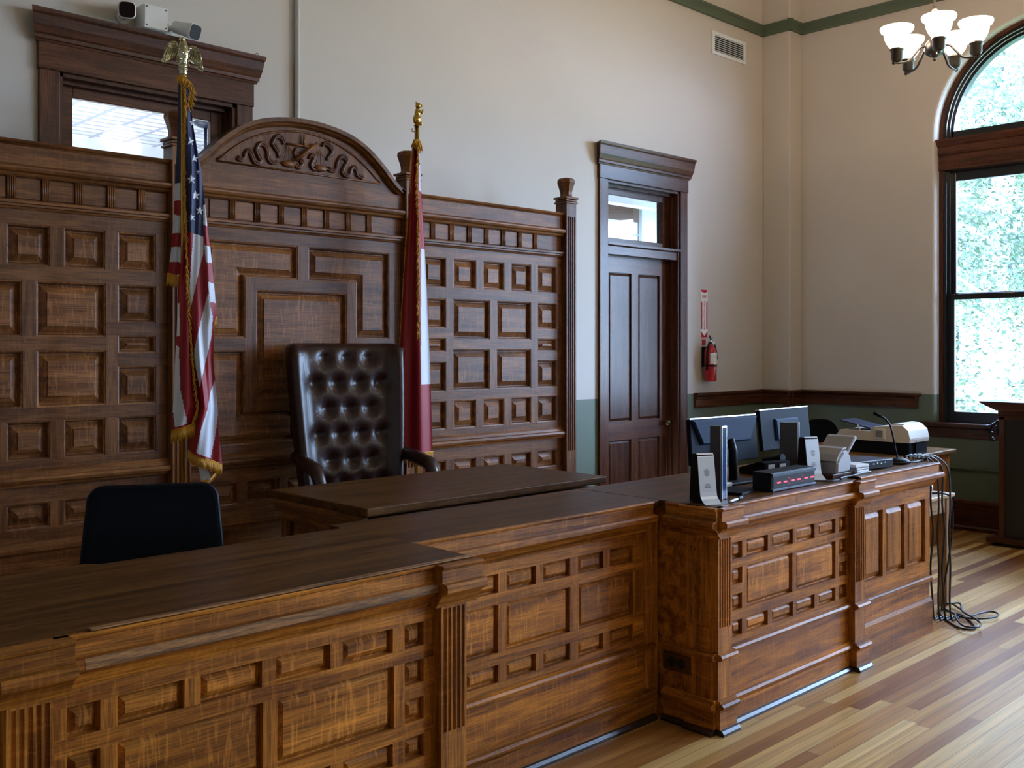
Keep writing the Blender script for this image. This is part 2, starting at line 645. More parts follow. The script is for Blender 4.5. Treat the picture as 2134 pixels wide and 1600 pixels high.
def panelling(parent, place, u0, u1, z0, z1, holes, mh, mv, depth=0.022, bevel=0.022, rise=0.016, lip=0.004, polys=None, back=0.03, mp=None, stage=0.0):
    """a frame of rails and stiles around recessed, raised-and-fielded panels; each panel a child"""
    us = sorted(set([u0, u1] + [v for h in holes for v in h[:2]]))
    zs = sorted(set([z0, z1] + [v for h in holes for v in h[2:]]))

    def hole(i, j):
        if not (0 <= i < len(us) - 1 and 0 <= j < len(zs) - 1):
            return None
        cu, cz = (us[i] + us[i + 1]) / 2, (zs[j] + zs[j + 1]) / 2
        for k, h in enumerate(holes):
            if h[0] < cu < h[1] and h[2] < cz < h[3]:
                return k
        return None
    fr = MB()
    for i in range(len(us) - 1):
        for j in range(len(zs) - 1):
            if hole(i, j) is not None:
                continue
            mi = 1 if (hole(i - 1, j) is not None or hole(i + 1, j) is not None) else 0
            a, b_, c, d = us[i], us[i + 1], zs[j], zs[j + 1]
            fr.face([place(a, 0, c), place(b_, 0, c), place(b_, 0, d), place(a, 0, d)], mi)
            for (di, dj, p, q) in ((-1, 0, (a, c), (a, d)), (1, 0, (b_, d), (b_, c)), (0, -1, (b_, c), (a, c)), (0, 1, (a, d), (b_, d))):
                if hole(i + di, j + dj) is not None or not (0 <= i + di < len(us) - 1) or not (0 <= j + dj < len(zs) - 1):
                    fr.face([place(p[0], 0, p[1]), place(p[0], -back, p[1]), place(q[0], -back, q[1]), place(q[0], 0, q[1])], mi)
    fr.face([place(u0, -back, z0), place(u0, -back, z1), place(u1, -back, z1), place(u1, -back, z0)])
    fr.build('frame', [mh, mv], parent)
    for poly in (polys if polys is not None else [rect(*h) for h in holes]):
        pm = MB()
        rows = [(0.0, -depth), (0.005, -depth)]
        if stage:                                   # a small moulding around the panel
            rows = [(0.0, -0.003), (stage * 0.5, -0.005), (stage, -depth), (stage + 0.004, -depth)]
        q = rows[-1][0]
        rows += [(q + bevel, -depth + rise - lip), (q + bevel + 0.001, -depth + rise)]
        loops = []
        for ins, d in rows:
            pl = inset(poly, ins) if ins else poly
            loops.append([pm.bm.verts.new(place(u, d, z)) for u, z in pl])
        k = len(poly)
        for a, c in zip(loops, loops[1:]):
            for i in range(k):
                j = (i + 1) % k
                pm.bm.faces.new((a[i], a[j], c[j], c[i]))
        pm.bm.faces.new(loops[-1])
        wide = (max(p[0] for p in poly) - min(p[0] for p in poly)) >= (max(p[1] for p in poly) - min(p[1] for p in poly)) * 0.8
        pm.build('raised_panel', (mp or (mh if wide else mv).replace('oak_', 'oak_panel_').replace('board_', 'board_panel_')), parent)


def fluted(place, u0, u1, z0, z1, zf0, zf1, proj, n_fl=5, mb=None):
    """pilaster with stopped flutes; its sides run back to the frame plane"""
    mb = mb or MB()
    w = u1 - u0
    prof = [(u0, -0.02), (u0, proj)]
    pitch = w * 0.9 / n_fl
    for k in range(n_fl):
        c = u0 + w * 0.05 + pitch * (k + .5)
        rr = pitch * 0.34
        for s_ in range(7):
            a = PI - PI * s_ / 6
            prof.append((c + rr * math.cos(a), proj - rr * 1.15 * math.sin(a)))
    prof += [(u1, proj), (u1, -0.02)]
    lo = [mb.bm.verts.new(place(u, d, zf0)) for u, d in prof]
    hi = [mb.bm.verts.new(place(u, d, zf1)) for u, d in prof]
    for i in range(len(prof) - 1):
        mb.bm.faces.new((lo[i], lo[i + 1], hi[i + 1], hi[i]))
    for a, c in ((z0, zf0), (zf1, z1)):
        mb.slab(rect(u0, u1, a, c), place, -0.02, proj)
    return mb

# ------------------------------------------------------------------ the room shell
X0, Y0, ZC = -4.0, -7.5, 6.3


def shell_box(name, mat, *b):
    o = MB().box(*b).build(name, mat)
    return struct(o)


shell_box('floor', 'strip_floor', X0, XR + 0.3, Y0, YB + 0.0, -0.1, 0.0)
shell_box('ceiling', 'ceiling_paint', X0, XR + 0.3, Y0, YB, ZC, ZC + 0.1)
shell_box('wall_left', 'wall_paint', X0 - 0.1, X0, Y0, YB, 0, ZC)
shell_box('wall_front', 'wall_paint', X0, XR, Y0 - 0.1, Y0, 0, ZC)

# wall behind the bench, with the two door openings cut out
D1 = (2.075, 3.155, 0.0, 3.225)     # opening of the left door: x0, x1, z0, z1
D2 = (6.735, 7.795, 0.0, 3.170)
w = MB()
for a, b_, c, d in ((X0, D1[0], 0, ZC), (D1[1], D2[0], 0, ZC), (D2[1], XR, 0, ZC), (D1[0], D1[1], D1[3], ZC), (D2[0], D2[1], D2[3], ZC)):
    w.box(a, b_, YB, YB + 0.24, c, d)
struct(w.build('wall_back', 'wall_paint'))
# boxed pipe chase in the corner
struct(MB().box(9.27, XR, 5.455, YB, 0, ZC, 0.012).build('wall_corner', 'wall_paint'))


def arch(hw, z0, zs, yc, n_=28):
    p = [(yc - hw, z0)]
    for i in range(n_ + 1):
        a = PI - PI * i / n_
        p.append((yc + hw * math.cos(a), zs + hw * math.sin(a)))
    p.append((yc + hw, z0))
    return p


w = MB()
edges = [Y0] + [0.5 * (a + b_) for a, b_ in zip(sorted(WIN_Y)[:-1], sorted(WIN_Y)[1:])] + [YB]
for k, yc in enumerate(sorted(WIN_Y)):
    a, b_ = edges[k], edges[k + 1]
    hw, z0, zs = WIN_HW + 0.03, WIN_Z0, WIN_SP
    P = lambda y, z, x=XR: (x, y, z)
    w.face([P(a, 0), P(b_, 0), P(b_, z0), P(a, z0)])
    w.face([P(a, z0), P(yc - hw, z0), P(yc - hw, zs), P(a, zs)])
    w.face([P(yc + hw, z0), P(b_, z0), P(b_, zs), P(yc + hw, zs)])
    w.face([P(a, zs), P(yc - hw, zs), P(yc - hw, ZC), P(a, ZC)])
    w.face([P(yc + hw, zs), P(b_, zs), P(b_, ZC), P(yc + hw, ZC)])
    ar = arch(hw, z0, zs, yc)[1:-1]
    for p, q in zip(ar, ar[1:]):
        w.face([P(*p), P(*q), P(q[0], ZC), P(p[0], ZC)])
    # rounded plaster reveal
    prev = None
    for dx, dh in ((0, 0.0), (0.006, -0.012), (0.02, -0.022), (0.04, -0.028), (0.13, -0.034), (0.36, -0.034)):
        full = arch(hw + dh, z0, zs, yc)
        full = [(y, z, XR + dx) for y, z in full]
        if prev:
            for i in range(len(full) - 1):
                w.face([(prev[i][2], *prev[i][:2]), (prev[i + 1][2], *prev[i + 1][:2]), (full[i + 1][2], *full[i + 1][:2]), (full[i][2], *full[i][:2])], smooth=True)
        prev = full
    w.face([(XR, yc - hw, z0), (XR, yc + hw, z0), (XR + 0.36, yc + hw, z0), (XR + 0.36, yc - hw, z0)])
struct(w.build('wall_right', 'wall_paint'))


def arch_ring(mb, yc, h0, h1, x0, x1, z0, zs=WIN_SP, mi=0, zb=None):
    """solid ring between two arch outlines"""
    o_, i_ = arch(h0, z0, zs, yc), arch(h1, z0, zs, yc)
    rows = [[(x, *p) for p in o] for x, o in ((x0, o_), (x0, i_), (x1, i_), (x1, o_))]
    for r in range(4):
        a, c = rows[r], rows[(r + 1) % 4]
        for i in range(len(a) - 1):
            mb.face([a[i], a[i + 1], c[i + 1], c[i]], mi)
    for i in (0, -1):
        mb.face([r[i] for r in rows], mi)


WX = XR + 0.085      # room face of the window frames
for k, yc in enumerate(WIN_Y):
    root = struct(bpy.data.objects.new('window_%d' % (k + 1), None))
    COL.objects.link(root)
    root.location = (WX, yc, WIN_Z0)
    m = MB()
    arch_ring(m, yc, WIN_HW, 0.926, WX, WX + 0.12, WIN_Z0)
    m.build('casing', 'mahogany_z', root)
    m = MB()
    arch_ring(m, yc, 0.926, 0.900, WX + 0.015, WX + 0.14, WIN_Z0)
    arch_ring(m, yc, 0.900, 0.880, WX + 0.05, WX + 0.16, WIN_Z0)
    arch_ring(m, yc, 0.880, 0.856, WX + 0.075, WX + 0.16, 3.64)
    m.box(WX + 0.075, WX + 0.16, yc - 0.87, yc + 0.87, 3.64, 3.745)
    m.build('frame', 'black_sash', root)
    m = MB()
    for hh, xx in ((0.899, WX + 0.013), (0.880, WX + 0.048)):
        pts = [(xx, y, z) for y, z in arch(hh, WIN_SP, WIN_SP, yc)]
        m.tube(pts, 0.0045, 6)
    m.build('fillet', 'silver_fillet', root)
    # transom bar: moulded cap over two boards
    pl = lambda u, d, z: (WX - d, u, z)
    m = MB()
    m.extrude([(0, 3.37), (0.02, 3.37), (0.02, 3.39), (0.012, 3.40), (0.012, 3.505), (0.03, 3.52), (0.03, 3.59), (0.045, 3.60), (0.062, 3.635), (0.068, 3.66), (-0.1, 3.685), (-0.1, 3.37)],
              pl, yc - 1.015, yc + 1.015)
    m.build('transom_bar', 'mahogany_y', root)
    # two sliding sashes
    for nm, zlo, zhi, dx in (('upper_sash', 2.155, 3.375, 0.10), ('lower_sash', 0.985, 2.20, 0.06)):
        m = MB()
        s0, s1 = 0.905, 0.842
        zb = zlo + (0.10 if nm == 'lower_sash' else 0.055)
        zt = zhi - (0.055 if nm == 'lower_sash' else 0.10)
        for y0_, y1_, za, zb_ in ((-s0, -s1, zlo, zhi), (s1, s0, zlo, zhi), (-s1, s1, zlo, zb), (-s1, s1, zt, zhi)):
            m.box(WX + dx, WX + dx + 0.04, yc + y0_, yc + y1_, za, zb_, 0.004)
        sash = m.build(nm, 'black_sash', root)
        MB().box(WX + dx + 0.016, WX + dx + 0.022, yc - s1 - 0.01, yc + s1 + 0.01, zb - 0.01, zt + 0.01).build('pane', 'window_glass', sash)
        if nm == 'lower_sash':
            q = MB()
            q.box(WX + dx - 0.012, WX + dx + 0.002, yc + 0.3, yc + 0.4, zhi - 0.012, zhi + 0.008, 0.004)
            q.build('sash_lock', 'silver_fillet', sash)
    m = MB()
    pts = arch(0.862, WIN_SP - 0.03, WIN_SP, yc)
    for xx in (WX + 0.112, WX + 0.118):
        m.face([(xx, y, z) for y, z in pts])
    m.build('arched_pane', 'window_glass', root)
    m = MB()
    m.extrude([(-0.12, 0.985), (0.135, 0.985), (0.145, 0.975), (0.145, 0.95), (0.10, 0.935), (0.10, 0.85), (0.085, 0.845), (-0.12, 0.845)], pl, yc - 1.19, yc + 1.19)
    m.build('window_sill', 'mahogany_y', root)

# ------------------------------------------------------------------ picture rail, chair rail, skirting
RAIL = [(0, 1.105), (0.018, 1.105), (0.022, 1.118), (0.022, 1.180), (0.030, 1.188), (0.030, 1.198), (0.020, 1.206), (0.032, 1.222), (0.048, 1.232), (0.048, 1.250), (0, 1.250)]
PICT = [(0, 4.96), (0.03, 4.96), (0.035, 4.975), (0.035, 5.03), (0.05, 5.045), (0.05, 5.065), (0, 5.085)]
BASE = [(0, 0), (0.035, 0), (0.035, 0.03), (0.022, 0.045), (0.022, 0.24), (0.03, 0.25), (0.026, 0.275), (0.012, 0.29), (0, 0.29)]
back_, corner_l, corner_f, right_ = facing_front(YB), facing_left(9.27), facing_front(5.455), facing_left(XR)
m = MB()
m.extrude(RAIL, back_, 8.05, 9.27 + 0.0)
m.extrude(RAIL, corner_l, 5.455 - 0.045, YB)
m.extrude(RAIL, corner_f, 9.27 - 0.045, XR)
struct(m.build('trim_1', 'mahogany_x'))
m = MB()
rounded = [(0, 1.105), (0.022, 1.118), (0.022, 1.180), (0.030, 1.188), (0.030, 1.198), (0.020, 1.206), (0.032, 1.222), (0.048, 1.232), (0.048, 1.250), (0, 1.250)]
m.extrude(RAIL, right_, 4.235, 5.455)
m.lathe([(0.001, 1.105), (0.018, 1.105), (0.022, 1.118), (0.022, 1.18), (0.030, 1.19), (0.02, 1.206), (0.048, 1.232), (0.048, 1.25), (0.001, 1.25)], (XR, 4.235, 0), 16)
struct(m.build('trim_2', 'mahogany_y'))
m = MB()
m.extrude(PICT, back_, X0, 9.27)
m.extrude(PICT, corner_l, 5.455 - 0.045, YB)
m.extrude(PICT, corner_f, 9.27 - 0.045, XR)
m.extrude(PICT, right_, Y0, 5.455)
struct(m.build('trim_3', 'green_trim'))
# wooden guard on the corner of the chase, under the rail
struct(MB().box(9.245, 9.335, 5.43, 5.52, 0.29, 1.105, 0.006).build('trim_4', 'mahogany_z'))
# painted batten on the wainscot below the window
m = MB().extrude([(0, 0.555), (0.02, 0.555), (0.025, 0.57), (0.02, 0.585), (0, 0.585)], right_, Y0, 5.455)
struct(m.build('trim_5', 'green_trim'))
m = MB()
m.extrude(BASE, right_, Y0, 5.455)
struct(m.build('baseboard_right', 'mahogany_y'))
m = MB()
m.extrude(BASE, back_, 8.05, 9.27)
m.extrude(BASE, corner_l, 5.455, YB)
m.extrude(BASE, corner_f, 9.27, XR)
struct(m.build('baseboard_back', 'mahogany_x'))

# ------------------------------------------------------------------ the two doors with transom lights


def door(num, x0, x1, zt, ztop, zcap, cas, glass_z0, zbar):
    root = struct(bpy.data.objects.new('door_%d' % num, None))
    COL.objects.link(root)
    root.location = ((x0 + x1) / 2, YB, 0)
    f = facing_front(YB)
    m = MB()
    for a, b_ in ((x0 - cas, x0), (x1, x1 + cas)):
        m.box(a, b_, YB - 0.03, YB + 0.0, 0, zt, 0.003)
    m.build('casing', 'mahogany_z', root)
    m = MB()
    m.box(x0 - cas - 0.006, x1 + cas + 0.006, YB - 0.036, YB, zt, ztop, 0.003)
    m.build('head_board', 'mahogany_x', root)
    m = MB()
    cc = [(0, ztop), (0.036, ztop), (0.040, ztop + 0.012), (0.050, ztop + 0.016), (0.052, ztop + 0.035), (0.058, ztop + 0.045),
          (0.072, ztop + 0.085), (0.082, zcap - 0.035), (0.090, zcap - 0.022), (0.093, zcap - 0.01), (0.095, zcap), (0, zcap)]
    m.extrude(cc, f, x0 - cas - 0.09, x1 + cas + 0.09)
    # the cap runs out to a point at each end
    for v in m.bm.verts:
        d = YB - v.co.y
        lim = d * 0.60 + 0.004
        v.co.x = max(x0 - cas - lim, min(x1 + cas + lim, v.co.x))
    m.build('cornice', 'mahogany_x', root)
    # stepped jamb and stops
    m = MB()
    for a, b_, s in ((x0, x0 + 0.022, 1), (x1 - 0.022, x1, -1)):
        m.box(a, b_, YB - 0.012, YB + 0.24, 0, zt)
        m.box(*sorted((a if s > 0 else b_, (a if s > 0 else b_) + s * 0.04)), YB + 0.05, YB + 0.20, 0, zt - 0.022)
        m.box(*sorted((a if s > 0 else b_, (a if s > 0 else b_) + s * 0.06)), YB + 0.085, YB + 0.17, 0, zt - 0.04)
    m.box(x0, x1, YB - 0.012, YB + 0.24, zt - 0.022, zt)
    m.box(x0, x1, YB + 0.05, YB + 0.20, zt - 0.045, zt - 0.02)
    m.build('jamb', 'mahogany_z', root)
    m = MB()
    a, b_ = x0 + 0.04, x1 - 0.04
    yy0, yy1 = YB + 0.095, YB + 0.135
    m.box(a, a + 0.075, yy0, yy1, zbar, zt - 0.03, 0.004)
    m.box(b_ - 0.075, b_, yy0, yy1, zbar, zt - 0.03, 0.004)
    m.box(a + 0.075, b_ - 0.075, yy0, yy1, zt - 0.105, zt - 0.03, 0.004)
    m.box(a + 0.075, b_ - 0.075, yy0, yy1, zbar, glass_z0, 0.004)
    sash = m.build('transom_sash', 'mahogany_x', root)
    MB().box(a + 0.07, b_ - 0.07, yy0 + 0.016, yy0 + 0.022, glass_z0 - 0.005, zt - 0.10).build('pane', 'window_glass', sash)
    m = MB()
    m.extrude([(-0.2, zbar - 0.10), (0.0, zbar - 0.10), (0.0, zbar - 0.03), (0.03, zbar - 0.02), (0.03, zbar), (-0.2, zbar)], f, x0, x1)
    m.build('transom_bar', 'mahogany_x', root)
    m = MB()
    leaf = bpy.data.objects.new('leaf', None)
    COL.objects.link(leaf)
    leaf.parent = root
    zl = zbar - 0.09
    hs = [(x0 + 0.16, (x0 + x1) / 2 - 0.05, 0.25, 0.85), ((x0 + x1) / 2 + 0.05, x1 - 0.16, 0.25, 0.85),
          (x0 + 0.16, (x0 + x1) / 2 - 0.05, 1.02, zl - 0.16), ((x0 + x1) / 2 + 0.05, x1 - 0.16, 1.02, zl - 0.16)]
    panelling(leaf, facing_front(YB + 0.10), x0 + 0.045, x1 - 0.045, 0.01, zl, hs, 'mahogany_x', 'mahogany_z', back=0.035)
    MB().ball((x1 - 0.10, YB + 0.05, 0.98), 0.027).tube([(x1 - 0.10, YB + 0.10, 0.98), (x1 - 0.10, YB + 0.05, 0.98)], 0.011).build('knob', 'dull_brass', leaf)


door(1, D1[0], D1[1], D1[3], 3.372, 3.542, 0.110, 2.72, 2.66)
door(2, D2[0], D2[1], D2[3], 3.290, 3.482, 0.108, 2.68, 2.62)

# ------------------------------------------------------------------ rooms seen through the transoms
shell_box('ceiling_office', 'tin_ceiling', -0.5, 5.6, YB + 0.24, 10.6, 3.60, 3.66)
shell_box('wall_office_far', 'room_white', -0.5, 5.6, 9.35, 9.45, 0, 3.60)
shell_box('wall_office_left', 'room_white', -0.6, -0.5, YB + 0.24, 9.4, 0, 3.60)
shell_box('wall_office_right', 'room_white', 5.5, 5.6, YB + 0.24, 12.3, 0, 3.60)
shell_box('floor_office', 'strip_floor', -0.5, 11.9, YB + 0.24, 12.3, -0.1, 0)
shell_box('trim_6', 'room_white', -0.5, 5.5, 9.25, 9.35, 3.42, 3.60)
shell_box('ceiling_corridor', 'room_white', 5.6, 11.9, YB + 0.24, 7.7, 3.42, 3.48)
shell_box('trim_7', 'room_white', 5.6, 11.9, 6.85, 7.0, 3.22, 3.42)
shell_box('wall_corridor_far', 'room_white', 5.6, 11.9, 7.6, 7.7, 0, 3.42)
shell_box('wall_corridor_right', 'room_white', 11.8, 11.9, YB + 0.24, 7.7, 0, 3.42)

# ------------------------------------------------------------------ outside
struct(MB().box(9.9, 90, -60, 60, -5.2, -5.0).build('ground_lawn', 'lawn'))

# ------------------------------------------------------------------ panelled counters
CAP = [(-0.03, 0.862), (0.010, 0.862), (0.014, 0.872), (0.020, 0.878), (0.030, 0.895), (0.046, 0.908), (0.060, 0.912), (0.066, 0.918),
       (0.066, 0.934), (0.060, 0.942), (0.040, 0.944), (0.040, 0.984), (0.046, 0.988), (0.048, 0.994), (0.044, 0.9985), (-0.03, 0.9985)]
SILL = [(-0.02, 0.322), (0.004, 0.322), (0.022, 0.330), (0.026, 0.340), (0.020, 0.350), (0.004, 0.356), (-0.02, 0.356)]
BASEM = [(-0.02, 0.10), (0.012, 0.10), (0.016, 0.112), (0.030, 0.118), (0.034, 0.128), (0.026, 0.138), (0.014, 0.142), (0.014, 0.150), (-0.02, 0.156)]
PLINTH = [(-0.02, 0.02), (0.014, 0.02), (0.014, 0.10), (-0.02, 0.10)]
SHOE = [(-0.02, 0.0), (0.034, 0.0), (0.034, 0.012), (0.026, 0.024), (0.014, 0.026), (-0.02, 0.026)]


def shift(prof, d, dz=0.0):
    return [(a + d if a > 0 else a, z + dz) for a, z in prof]


S_ROWS = [(0.387, 0.457), (0.505, 0.577), (0.622, 0.695), (0.738, 0.812)]


def border_grid(s_l, s_r, r_cols, bigs):
    hs = []
    for z0, z1 in S_ROWS:
        hs += [(*s_l, z0, z1), (*s_r, z0, z1)]
    for c in r_cols:
        hs += [(*c, *S_ROWS[0]), (*c, *S_ROWS[3])]
    hs += [(*c, 0.503, 0.695) for c in bigs]
    return hs


def counter_run(root, place, u0, u1, dz=0.0, sill=True):
    for nm, pr, mt in (('sill_moulding', SILL, 'oak_x'), ('base_moulding', BASEM, 'oak_x'), ('plinth', PLINTH, 'oak_x'), ('shoe_moulding', SHOE, 'dark_shoe')):
        if nm == 'sill_moulding' and not sill:
            continue
        MB().extrude(shift(pr, 0), place, u0, u1).build(nm, mt, root)
    MB().slab(rect(u0, u1, 0.0, 0.34), place, -0.03, 0.0).build('lower_board', 'oak_x', root)


def ressaut(root, place, u0, u1, proj, dz=0.0, sill=True, base=True, ends=0.0):
    """the mouldings that break forward around a pilaster"""
    m = MB()
    m.extrude(shift(CAP, proj, dz), place, u0 - 0.03, u1 + 0.035)
    m.build('cap_moulding', 'oak_x', root)
    if sill:
        MB().extrude(shift(SILL, proj), place, u0 - 0.008, u1 + 0.02).build('sill_moulding', 'oak_x', root)
    m = MB()
    if base:
        m.extrude(shift(BASEM, proj), place, u0 - 0.008, u1 + 0.02)
        m.extrude(shift(PLINTH, proj), place, u0 - 0.008, u1 + 0.024)
    m.build('pilaster_base', 'oak_x', root)
    if base:
        MB().extrude(shift(SHOE, proj), place, u0 - 0.008, u1 + 0.024).build('shoe_moulding', 'dark_shoe', root)


# --- right counter (clerk's side)
rc = thing('panelled_counter', 'panelled oak counter on the right, carrying the monitors and the red digit clock', 'counter', (4.85, 2.57, 0), group='oak counters of the bench')
fr = facing_front(2.57)
hs = border_grid((3.872, 3.953), (4.852, 4.926), [(3.992, 4.170), (4.208, 4.396), (4.429, 4.604), (4.646, 4.815)], [(3.992, 4.391), (4.429, 4.815)])
panelling(rc, fr, 3.80, 4.95, 0.34, 0.88, hs, 'oak_x', 'oak_z', depth=0.021, bevel=0.016, rise=0.014, lip=0.001)
hs = [(5.125, 5.345, 0.43, 0.800), (5.385, 5.617, 0.43, 0.800), (5.655, 5.885, 0.43, 0.800)]
panelling(rc, fr, 5.05, 5.95, 0.325, 0.88, hs, 'oak_x', 'oak_z', depth=0.024, bevel=0.030, rise=0.018, lip=0.001, mp='oak_z')
counter_run(rc, fr, 3.80, 4.95)
MB().slab(rect(5.05, 5.95, 0, 0.325), fr, -0.03, -0.002).build('lower_board', 'oak_x', rc)
m = MB()
m.extrude([(-0.02, 0.215), (0.006, 0.21), (0.014, 0.19), (0.016, 0.175), (0.016, 0.0), (-0.02, 0.0)], fr, 5.05, 5.955)
m.slab(rect(5.05, 5.97, 0.30, 0.335), fr, -0.02, 0.012, bev=0.006)
m.build('plinth', 'oak_x', rc)
for u0, u1 in ((3.705, 3.807), (4.948, 5.056)):
    fluted(fr, u0, u1, 0.0, 0.90, 0.464, 0.853, 0.040).build('pilaster', 'oak_z', rc)
    ressaut(rc, fr, u0, u1, 0.040)
MB().extrude(CAP, fr, 3.80, 5.0).build('cap_moulding', 'oak_x', rc)
m = MB().extrude(shift(CAP, 0.0, 0.012), fr, 5.0, 6.0)
for v in m.bm.verts:                      # the far end returns along the projection
    if v.co.x > 5.5:
        v.co.x = 5.945 + max(0, 2.57 - v.co.y)
m.build('cap_moulding', 'oak_x', rc)
MB().box(3.70, 5.95, 2.60, 3.30, 0.0, 0.962).build('body', 'oak_x', rc)
MB().box(3.68, 5.96, 2.54, 3.33, 0.962, 1.0, 0.003).build('countertop', 'counter_top', rc)
# raised rear shelf under the scanner end
MB().box(5.0, 5.955, 2.535, 2.60, 1.0, 1.014, 0.002).build('back_rail', 'counter_top', rc)
# left end of the counter, in shade
fl = facing_left(3.705)
hs = [(2.715, 2.83, z0, z1) for z0, z1 in S_ROWS]
panelling(rc, fl, 2.69, 2.855, 0.34, 0.88, hs, 'oak_y', 'oak_z', depth=0.02, bevel=0.014)
fluted(fl, 2.555, 2.690, 0.0, 0.90, 0.464, 0.853, 0.012).build('pilaster', 'oak_z', rc)
m = MB()
for pr in (SILL, BASEM, PLINTH):
    m.extrude(shift(pr, 0.0), fl, 2.69, 2.82)
    m.extrude(shift(pr, 0.014), fl, 2.535, 2.69)
m.slab(rect(2.66, 2.82, 0, 0.34), fl, -0.0, 0.002)
m.build('end_base', 'oak_y', rc)
m = MB()
m.extrude(SHOE, fl, 2.69, 2.82)
m.extrude(shift(SHOE, 0.014), fl, 2.535, 2.69)
m.build('shoe_moulding', 'dark_shoe', rc)
m = MB()
m.extrude(CAP, fl, 2.60, 2.785)
m.extrude(shift(CAP, 0.014), fl, 2.505, 2.70)
m.build('end_cap_moulding', 'oak_y', rc)
# brass socket plate with two round sockets
m = MB().box(3.684, 3.690, 2.665, 2.815, 0.235, 0.312, 0.001)
op = m.build('socket_plate', 'dull_brass', rc)
m = MB()
for yy in (2.715, 2.765):
    m.lathe([(0.021, -0.004), (0.021, 0.003), (0.017, 0.004), (0.017, 0.0)], (3.682, yy, 0.274), 16, M=Matrix.Rotation(-PI / 2, 3, 'Y'))
m.build('socket', 'dark_gap', op)

# --- middle counter, set back between the two others
mc = thing('panelled_counter', 'recessed oak counter front between the left and right counters, big panels over small ones', 'counter', (2.95, 2.86, 0), group='oak counters of the bench')
fr = facing_front(2.86)
bigs = [(2.326, 2.694), (2.739, 3.107), (3.163, 3.524)]
smalls = [(2.326, 2.490), (2.530, 2.694), (2.739, 2.903), (2.947, 3.107), (3.158, 3.320), (3.364, 3.522)]
hs = [(*b_, 0.503, 0.692) for b_ in bigs] + [(*s_, *S_ROWS[0]) for s_ in smalls] + [(*s_, *S_ROWS[3]) for s_ in smalls]
panelling(mc, fr, 2.225, 3.695, 0.34, 0.88, hs, 'oak_x', 'oak_z', depth=0.021, bevel=0.016, rise=0.014, lip=0.001)
counter_run(mc, fr, 2.225, 3.66)
MB().slab(rect(3.600, 3.69, 0.0, 0.90), fr, -0.02, 0.012, bev=0.003).build('corner_post', 'oak_z', mc)
MB().extrude(CAP, fr, 2.225, 3.62).build('cap_moulding', 'oak_x', mc)
MB().box(2.225, 3.665, 2.89, 3.30, 0.0, 0.962).build('body', 'oak_x', mc)
MB().box(2.225, 3.675, 2.83, 3.33, 0.962, 1.0, 0.003).build('countertop', 'counter_top', mc)

# --- left counter, nearest the camera
lc = thing('panelled_counter', 'nearest oak counter, lower left, with a bare worn top and a black chair behind it', 'counter', (1.45, 2.48, 0), group='oak counters of the bench')
fr = facing_front(2.48)
DZ = 0.016
hs = border_grid((0.912, 0.991), (1.936, 2.012), [(1.034, 1.211), (1.256, 1.438), (1.482, 1.661), (1.706, 1.890)], [(1.034, 1.441), (1.486, 1.894)])
hs = [(a, b_, c + DZ + 0.003, d + DZ + 0.003) for a, b_, c, d in hs]
panelling(lc, fr, 0.86, 2.055, 0.34, 0.90, hs, 'oak_x', 'oak_z', depth=0.021, bevel=0.016, rise=0.014, lip=0.001)
counter_run(lc, fr, 0.86, 2.055)
for u0, u1 in ((0.762, 0.866), (2.052, 2.157)):
    fluted(fr, u0, u1, 0.0, 0.92, 0.475, 0.868, 0.040).build('pilaster', 'oak_z', lc)
    ressaut(lc, fr, u0, u1, 0.040, DZ, sill=False)
MB().extrude(shift(CAP, 0, DZ), fr, 0.866, 2.10).build('cap_moulding', 'oak_x', lc)
# worn strip where the varnish is gone
m = MB()
m.extrude([(0.060, 0.912 + DZ), (0.0668, 0.918 + DZ), (0.0668, 0.934 + DZ), (0.060, 0.9425 + DZ)], fr, 0.93, 2.045)
m.build('worn_edge', 'scuffed_oak', lc)
MB().box(0.70, 2.15, 2.51, 3.14, 0.0, 0.975).build('body', 'oak_x', lc)
m = MB()
m.slab([(0.70, 2.452), (2.19, 2.452), (2.19, 3.170), (1.285, 3.170), (1.262, 3.176), (1.235, 3.205), (0.70, 3.205)], lambda u, d, z: (u, z, d), 0.976, 1.0165, bev=0.002)
m.build('countertop', 'counter_top', lc)
MB().box(0.952, 2.19, 2.435, 2.458, 1.0165, 1.0215, 0.002).build('nosing', 'scuffed_oak', lc)

# --- judge's bench behind them
jb = thing('judge_bench', "dark oak judge's bench behind the counters, in front of the leather chair", 'bench', (3.35, 3.95, 0.15))
fl = facing_left(2.60)
MB().box(2.565, 4.15, 3.55, 4.36, 0.962, 1.0, 0.006).build('benchtop', 'counter_top', jb)
panelling(jb, fl, 3.62, 4.30, 0.15, 0.94, [(3.69, 3.92, 0.30, 0.62), (4.0, 4.23, 0.30, 0.62), (3.69, 3.92, 0.70, 0.86), (4.0, 4.23, 0.70, 0.86)], 'board_y', 'board_z')
panelling(jb, facing_front(3.62), 2.60, 4.11, 0.15, 0.94, [(2.68 + 0.36 * k, 2.98 + 0.36 * k, 0.30, 0.86) for k in range(4)], 'board_x', 'board_z')
MB().extrude([(0, 0.90), (0.012, 0.90), (0.03, 0.93), (0.03, 0.962), (0, 0.962)], fl, 3.59, 4.33).build('end_moulding', 'board_y', jb)
m = MB()
m.box(4.08, 4.11, 3.65, 4.30, 0.15, 0.962)
m.box(2.63, 4.08, 3.65, 3.68, 0.15, 0.962)
m.build('side_board', 'board_z', jb)

pf = struct(MB().box(0.3, 6.0, 3.36, 5.40, 0.0, 0.15, 0.006).build('floor_platform', 'strip_floor'))

